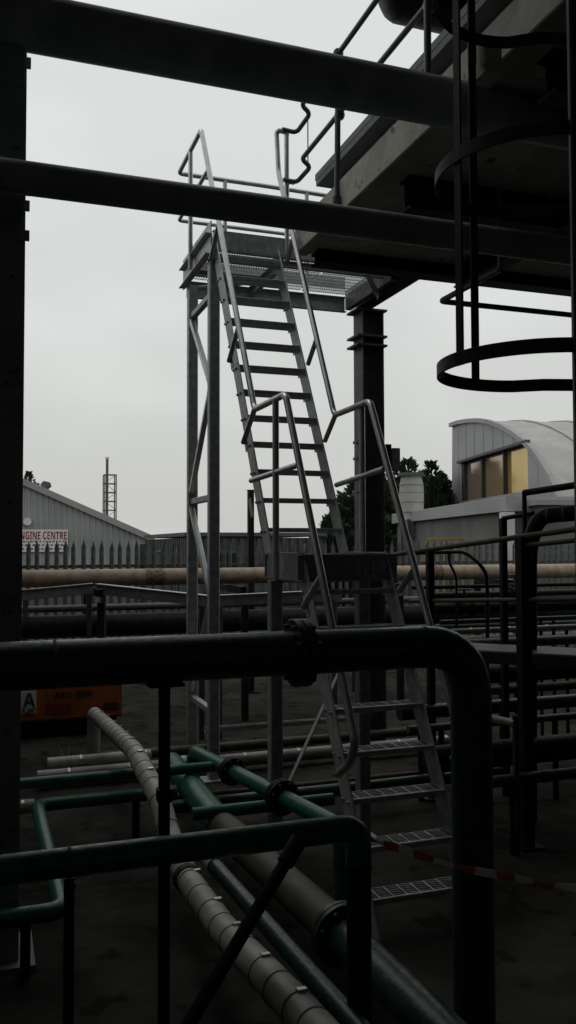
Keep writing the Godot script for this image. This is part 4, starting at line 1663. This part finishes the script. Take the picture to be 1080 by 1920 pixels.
# ================================================================= right-hand yard
func build_right_side() -> void:
	var b: MB
	# rusty sloping handrail
	var t := thing("rusty_handrail", "rusty brown tubular handrail sloping up beyond the green elbow", "handrail", HD(980, 1100, 6.0))
	var a := HD(735, 1040, 8.0)
	var e := HD(966, 1008, 6.3)
	var e2 := HD(1110, 988, 5.6)
	b = MB.new()
	b.tube([a, e, e2], .021, 12)
	part(t, "top_rail", b, M.rust)
	b = MB.new()
	b.tube([HD(985, 1023, 6.2), HD(1110, 1010, 5.6)], .017, 12)
	part(t, "short_rail", b, M.rust)
	b = MB.new()
	b.tube([HD(770, 1127, 7.7), HD(985, 1125, 6.2), HD(1110, 1123, 5.6)], .017, 12)
	part(t, "knee_rail", b, M.rust)
	for q in [[806, 1030, 7.4, .06], [980, 1006, 6.22, .085]]:
		var p := HD(q[0], q[1], q[2])
		b = MB.new()
		b.beam(Vector3(p.x, 0, p.z), Vector3(p.x, p.y, p.z), q[3], q[3], Vector3.FORWARD)
		var po := part(t, "post", b, M.black)
		b = MB.new()
		b.box(Vector3(p.x, .008, p.z), Vector3(.18, .016, .18))
		part(po, "base_plate", b, M.black)
	# black railing higher up
	t = thing("black_railing", "black angle railing behind the lagged duct at right", "railing", HD(960, 1060, 7.5))
	b = MB.new()
	var b0 := HD(983, 924, 7.2)
	b.tube([b0, HD(1110, 905, 6.6)], .028, 10)
	part(t, "top_rail", b, M.black)
	b = MB.new()
	var b1 := HD(943, 972, 7.5)
	b.tube([b1, HD(1000, 962, 7.2)], .02, 10)
	part(t, "lower_rail", b, M.black)
	for q in [[b0, .02], [b1, .035]]:
		b = MB.new()
		b.beam(Vector3(q[0].x, 0, q[0].z), q[0], q[1] * 1.6, q[1] * 1.6, Vector3.FORWARD)
		part(t, "post", b, M.black)
	# black lagged duct with elbow
	t = thing("lagged_duct", "black lagged duct bending down beside the rusty handrail", "duct", HD(1010, 980, 6.8))
	b = MB.new()
	var l0 := HD(1120, 958, 6.5)
	var l1 := HD(1008, 968, 6.8)
	var l2 := Vector3(l1.x - .12, .02, l1.z)
	b.tube(fillet([l0, l1, HD(992, 1030, 6.8), l2], .12), .062, 20)
	part(t, "duct_run", b, M.black)
	for q in [HD(1060, 963, 6.65), HD(1030, 966, 6.74)]:
		ring_part(t, "strap", q, (l0 - l1).normalized(), .066, .02, M.dark, 20)
	# looped black cable
	t = thing("looped_cable", "black cable looping over the beige pipe", "cable", HD(870, 1045, 8.6))
	b = MB.new()
	b.tube(fillet([HD(780, 1037, 8.8), HD(840, 1035, 8.7), HD(872, 1034, 8.6), HD(900, 1058, 8.5), HD(912, 1075, 8.5), HD(914, 1110, 8.5), HD(914, 1300, 8.5)], .2), .02, 10)
	part(t, "cable_run", b, M.hose)
	b = MB.new()
	b.tube(fillet([HD(842, 1036, 8.7), HD(842, 1055, 8.7), HD(856, 1080, 8.7), HD(856, 1220, 8.7)], .15), .014, 10)
	part(t, "cable_tail", b, M.hose)
	# bank of pipes behind the rusty handrail
	var bank := [
		["thin black pipe, highest of the bank behind the rusty handrail", 1098, -8.3, .022, M.black],
		["rusty pipe with two collars in the bank behind the rusty handrail", 1113, -8.0, .034, M.rust],
		["thick black lagged pipe in the bank behind the rusty handrail", 1138, -7.9, .062, M.black],
		["slim green pipe in the bank behind the rusty handrail", 1162, -7.7, .026, M.green_dark],
		["grey banded pipe in the bank behind the rusty handrail", 1180, -7.5, .03, M.grey_clad],
		["dark pipe lying lowest in the bank behind the rusty handrail", 1204, -7.3, .05, M.dark]]
	for q in bank:
		var tb := pipe_u("bank_pipe", q[0], 960, q[1], q[2], q[3], 4.35, 8.9, q[4], .45 if q[1] == 1180 else (1.9 if q[1] == 1113 else 0.0), M.band if q[1] == 1180 else M.rust)
		for xx in [4.9, 6.4, 7.9]:
			var yy: float = HZ(960, q[1], q[2]).y - q[3]
			b = MB.new()
			b.beam(Vector3(xx + q[1] * .0007, 0, q[2]), Vector3(xx + q[1] * .0007, yy - .002, q[2]), .03, .03, Vector3.FORWARD)
			part(tb, "stand", b, M.black)
	# low pipes and hoses filling the yard under the bank
	var low := [
		["thick black pipe on low stands under the pipe bank", 1262, -7.0, .085, M.black, 4.3, 8.9],
		["rusty pipe beside the thick black low pipe", 1292, -6.75, .04, M.rust, 4.3, 8.9],
		["dull green pipe on low stands beyond the green elbow", 1322, -6.55, .06, M.green_dark, 3.3, 8.9],
		["narrow dark grey pipe on low stands beyond the green elbow", 1352, -6.2, .03, M.dark, 3.2, 8.9],
		["fat black pipe on low stands closest to the green elbow", 1410, -5.7, .1, M.black, 3.1, 8.9],
		["dark brown pipe on low stands beside the stair foot", 1462, -5.2, .04, M.brown_pipe, 3.1, 8.9]]
	for q in low:
		var tb := pipe_u("yard_pipe", q[0], 960, q[1], q[2], q[3], q[5], q[6], q[4], 1.3, q[4])
		var yy: float = HZ(960, q[1], q[2]).y - q[3]
		for xx in [3.5, 4.6, 5.9, 7.2, 8.4]:
			if xx > q[5] and yy > .03:
				b = MB.new()
				b.beam(Vector3(xx, 0, q[2]), Vector3(xx, yy - .002, q[2]), .04, .04, Vector3.FORWARD)
				part(tb, "stand", b, M.black)
	# valves on the bank
	for q in [["black gate valve with small handwheel on the pipe bank", 5.45, 1113, -8.0], ["black gate valve with tall spindle near the looped cable", 4.75, 1138, -7.9]]:
		var vy := HZ(960, q[2], q[3]).y
		var tv := thing("gate_valve", q[0], "valve", Vector3(q[1], vy, q[3]))
		b = MB.new()
		b.tube([Vector3(q[1] - .09, vy, q[3]), Vector3(q[1] - .07, vy, q[3]), Vector3(q[1] - .05, vy, q[3]), Vector3(q[1] + .05, vy, q[3]), Vector3(q[1] + .07, vy, q[3]), Vector3(q[1] + .09, vy, q[3])], [.085, .085, .06, .06, .085, .085], 18)
		part(tv, "body", b, M.black)
		b = MB.new()
		b.tube([Vector3(q[1], vy + .05, q[3]), Vector3(q[1], vy + .2, q[3])], .014, 8)
		part(tv, "spindle", b, M.dark)
		b = MB.new()
		var ringp := []
		for k in 17:
			ringp.append(Vector3(q[1] + cos(TAU * k / 16.0) * .075, vy + .2, q[3] + sin(TAU * k / 16.0) * .075))
		b.tube(ringp, .009, 8, false)
		for k in 2:
			var dv := Vector3(cos(PI * k / 2.0), 0, sin(PI * k / 2.0)) * .075
			b.tube([Vector3(q[1], vy + .2, q[3]) - dv, Vector3(q[1], vy + .2, q[3]) + dv], .006, 6)
		part(tv, "handwheel", b, M.rust)
	# ledge on short posts
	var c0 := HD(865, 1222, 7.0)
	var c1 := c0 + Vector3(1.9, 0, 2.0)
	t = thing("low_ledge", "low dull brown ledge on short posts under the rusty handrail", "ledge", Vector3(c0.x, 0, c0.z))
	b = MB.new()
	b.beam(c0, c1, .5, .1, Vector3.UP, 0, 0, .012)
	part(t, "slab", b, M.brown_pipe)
	for q in [.06, .36, .66, .95]:
		var pp := c0.lerp(c1, q)
		b = MB.new()
		b.beam(Vector3(pp.x, 0, pp.z), Vector3(pp.x, c0.y - .052, pp.z), .09, .09, Vector3.FORWARD)
		part(t, "post", b, M.black)
	# small lagged stub
	t = thing("short_lagged_pipe", "short pale lagged pipe on a thin stand beyond the elbow", "pipe", HD(950, 1345, 6.0))
	b = MB.new()
	var q0 := HD(915, 1346, 6.2)
	var q1 := HD(966, 1338, 6.0)
	q1.y = q0.y
	b.tube([q0, q1], .03, 16)
	part(t, "pipe_run", b, M.grey_clad)
	b = MB.new()
	b.beam(Vector3(q1.x, 0, q1.z), Vector3(q1.x, q1.y + .06, q1.z), .035, .035, Vector3.FORWARD)
	part(t, "stand", b, M.rust)
	# barrier tape, red and white stripes
	t = thing("barrier_tape", "red and white barrier tape strung from the green elbow end", "tape", HD(800, 1610, 3.3))
	var tp := [HD(692, 1572, 3.32), HD(720, 1582, 3.32), HD(775, 1600, 3.34), HD(850, 1624, 3.4), HD(930, 1640, 3.5), HD(1000, 1653, 3.6), HD(1080, 1665, 3.7), HD(1140, 1672, 3.8)]
	var fine := []
	for i in tp.size() - 1:
		for k in 6:
			fine.append(tp[i].lerp(tp[i + 1], k / 6.0))
	fine.append(tp[-1])
	for i in fine.size() - 1:
		var tw := sin(i * .45) * .7
		b = MB.new()
		var dir: Vector3 = (fine[i + 1] - fine[i]).normalized()
		var u := Vector3.UP.rotated(dir, tw + .3)
		var u2 := Vector3.UP.rotated(dir, sin((i + 1) * .45) * .7 + .3)
		var nn := dir.cross(u).normalized()
		var hw := .017
		for o in [0.0, .0012]:
			var of: Vector3 = nn * o
			b.poly([fine[i] - u * hw + of, fine[i] + u * hw + of, fine[i + 1] + u2 * hw + of, fine[i + 1] - u2 * hw + of], nn if o > 0 else -nn)
		part(t, "stripe", b, M.tape_red if (i / 3) % 2 == 0 else M.tape_white)
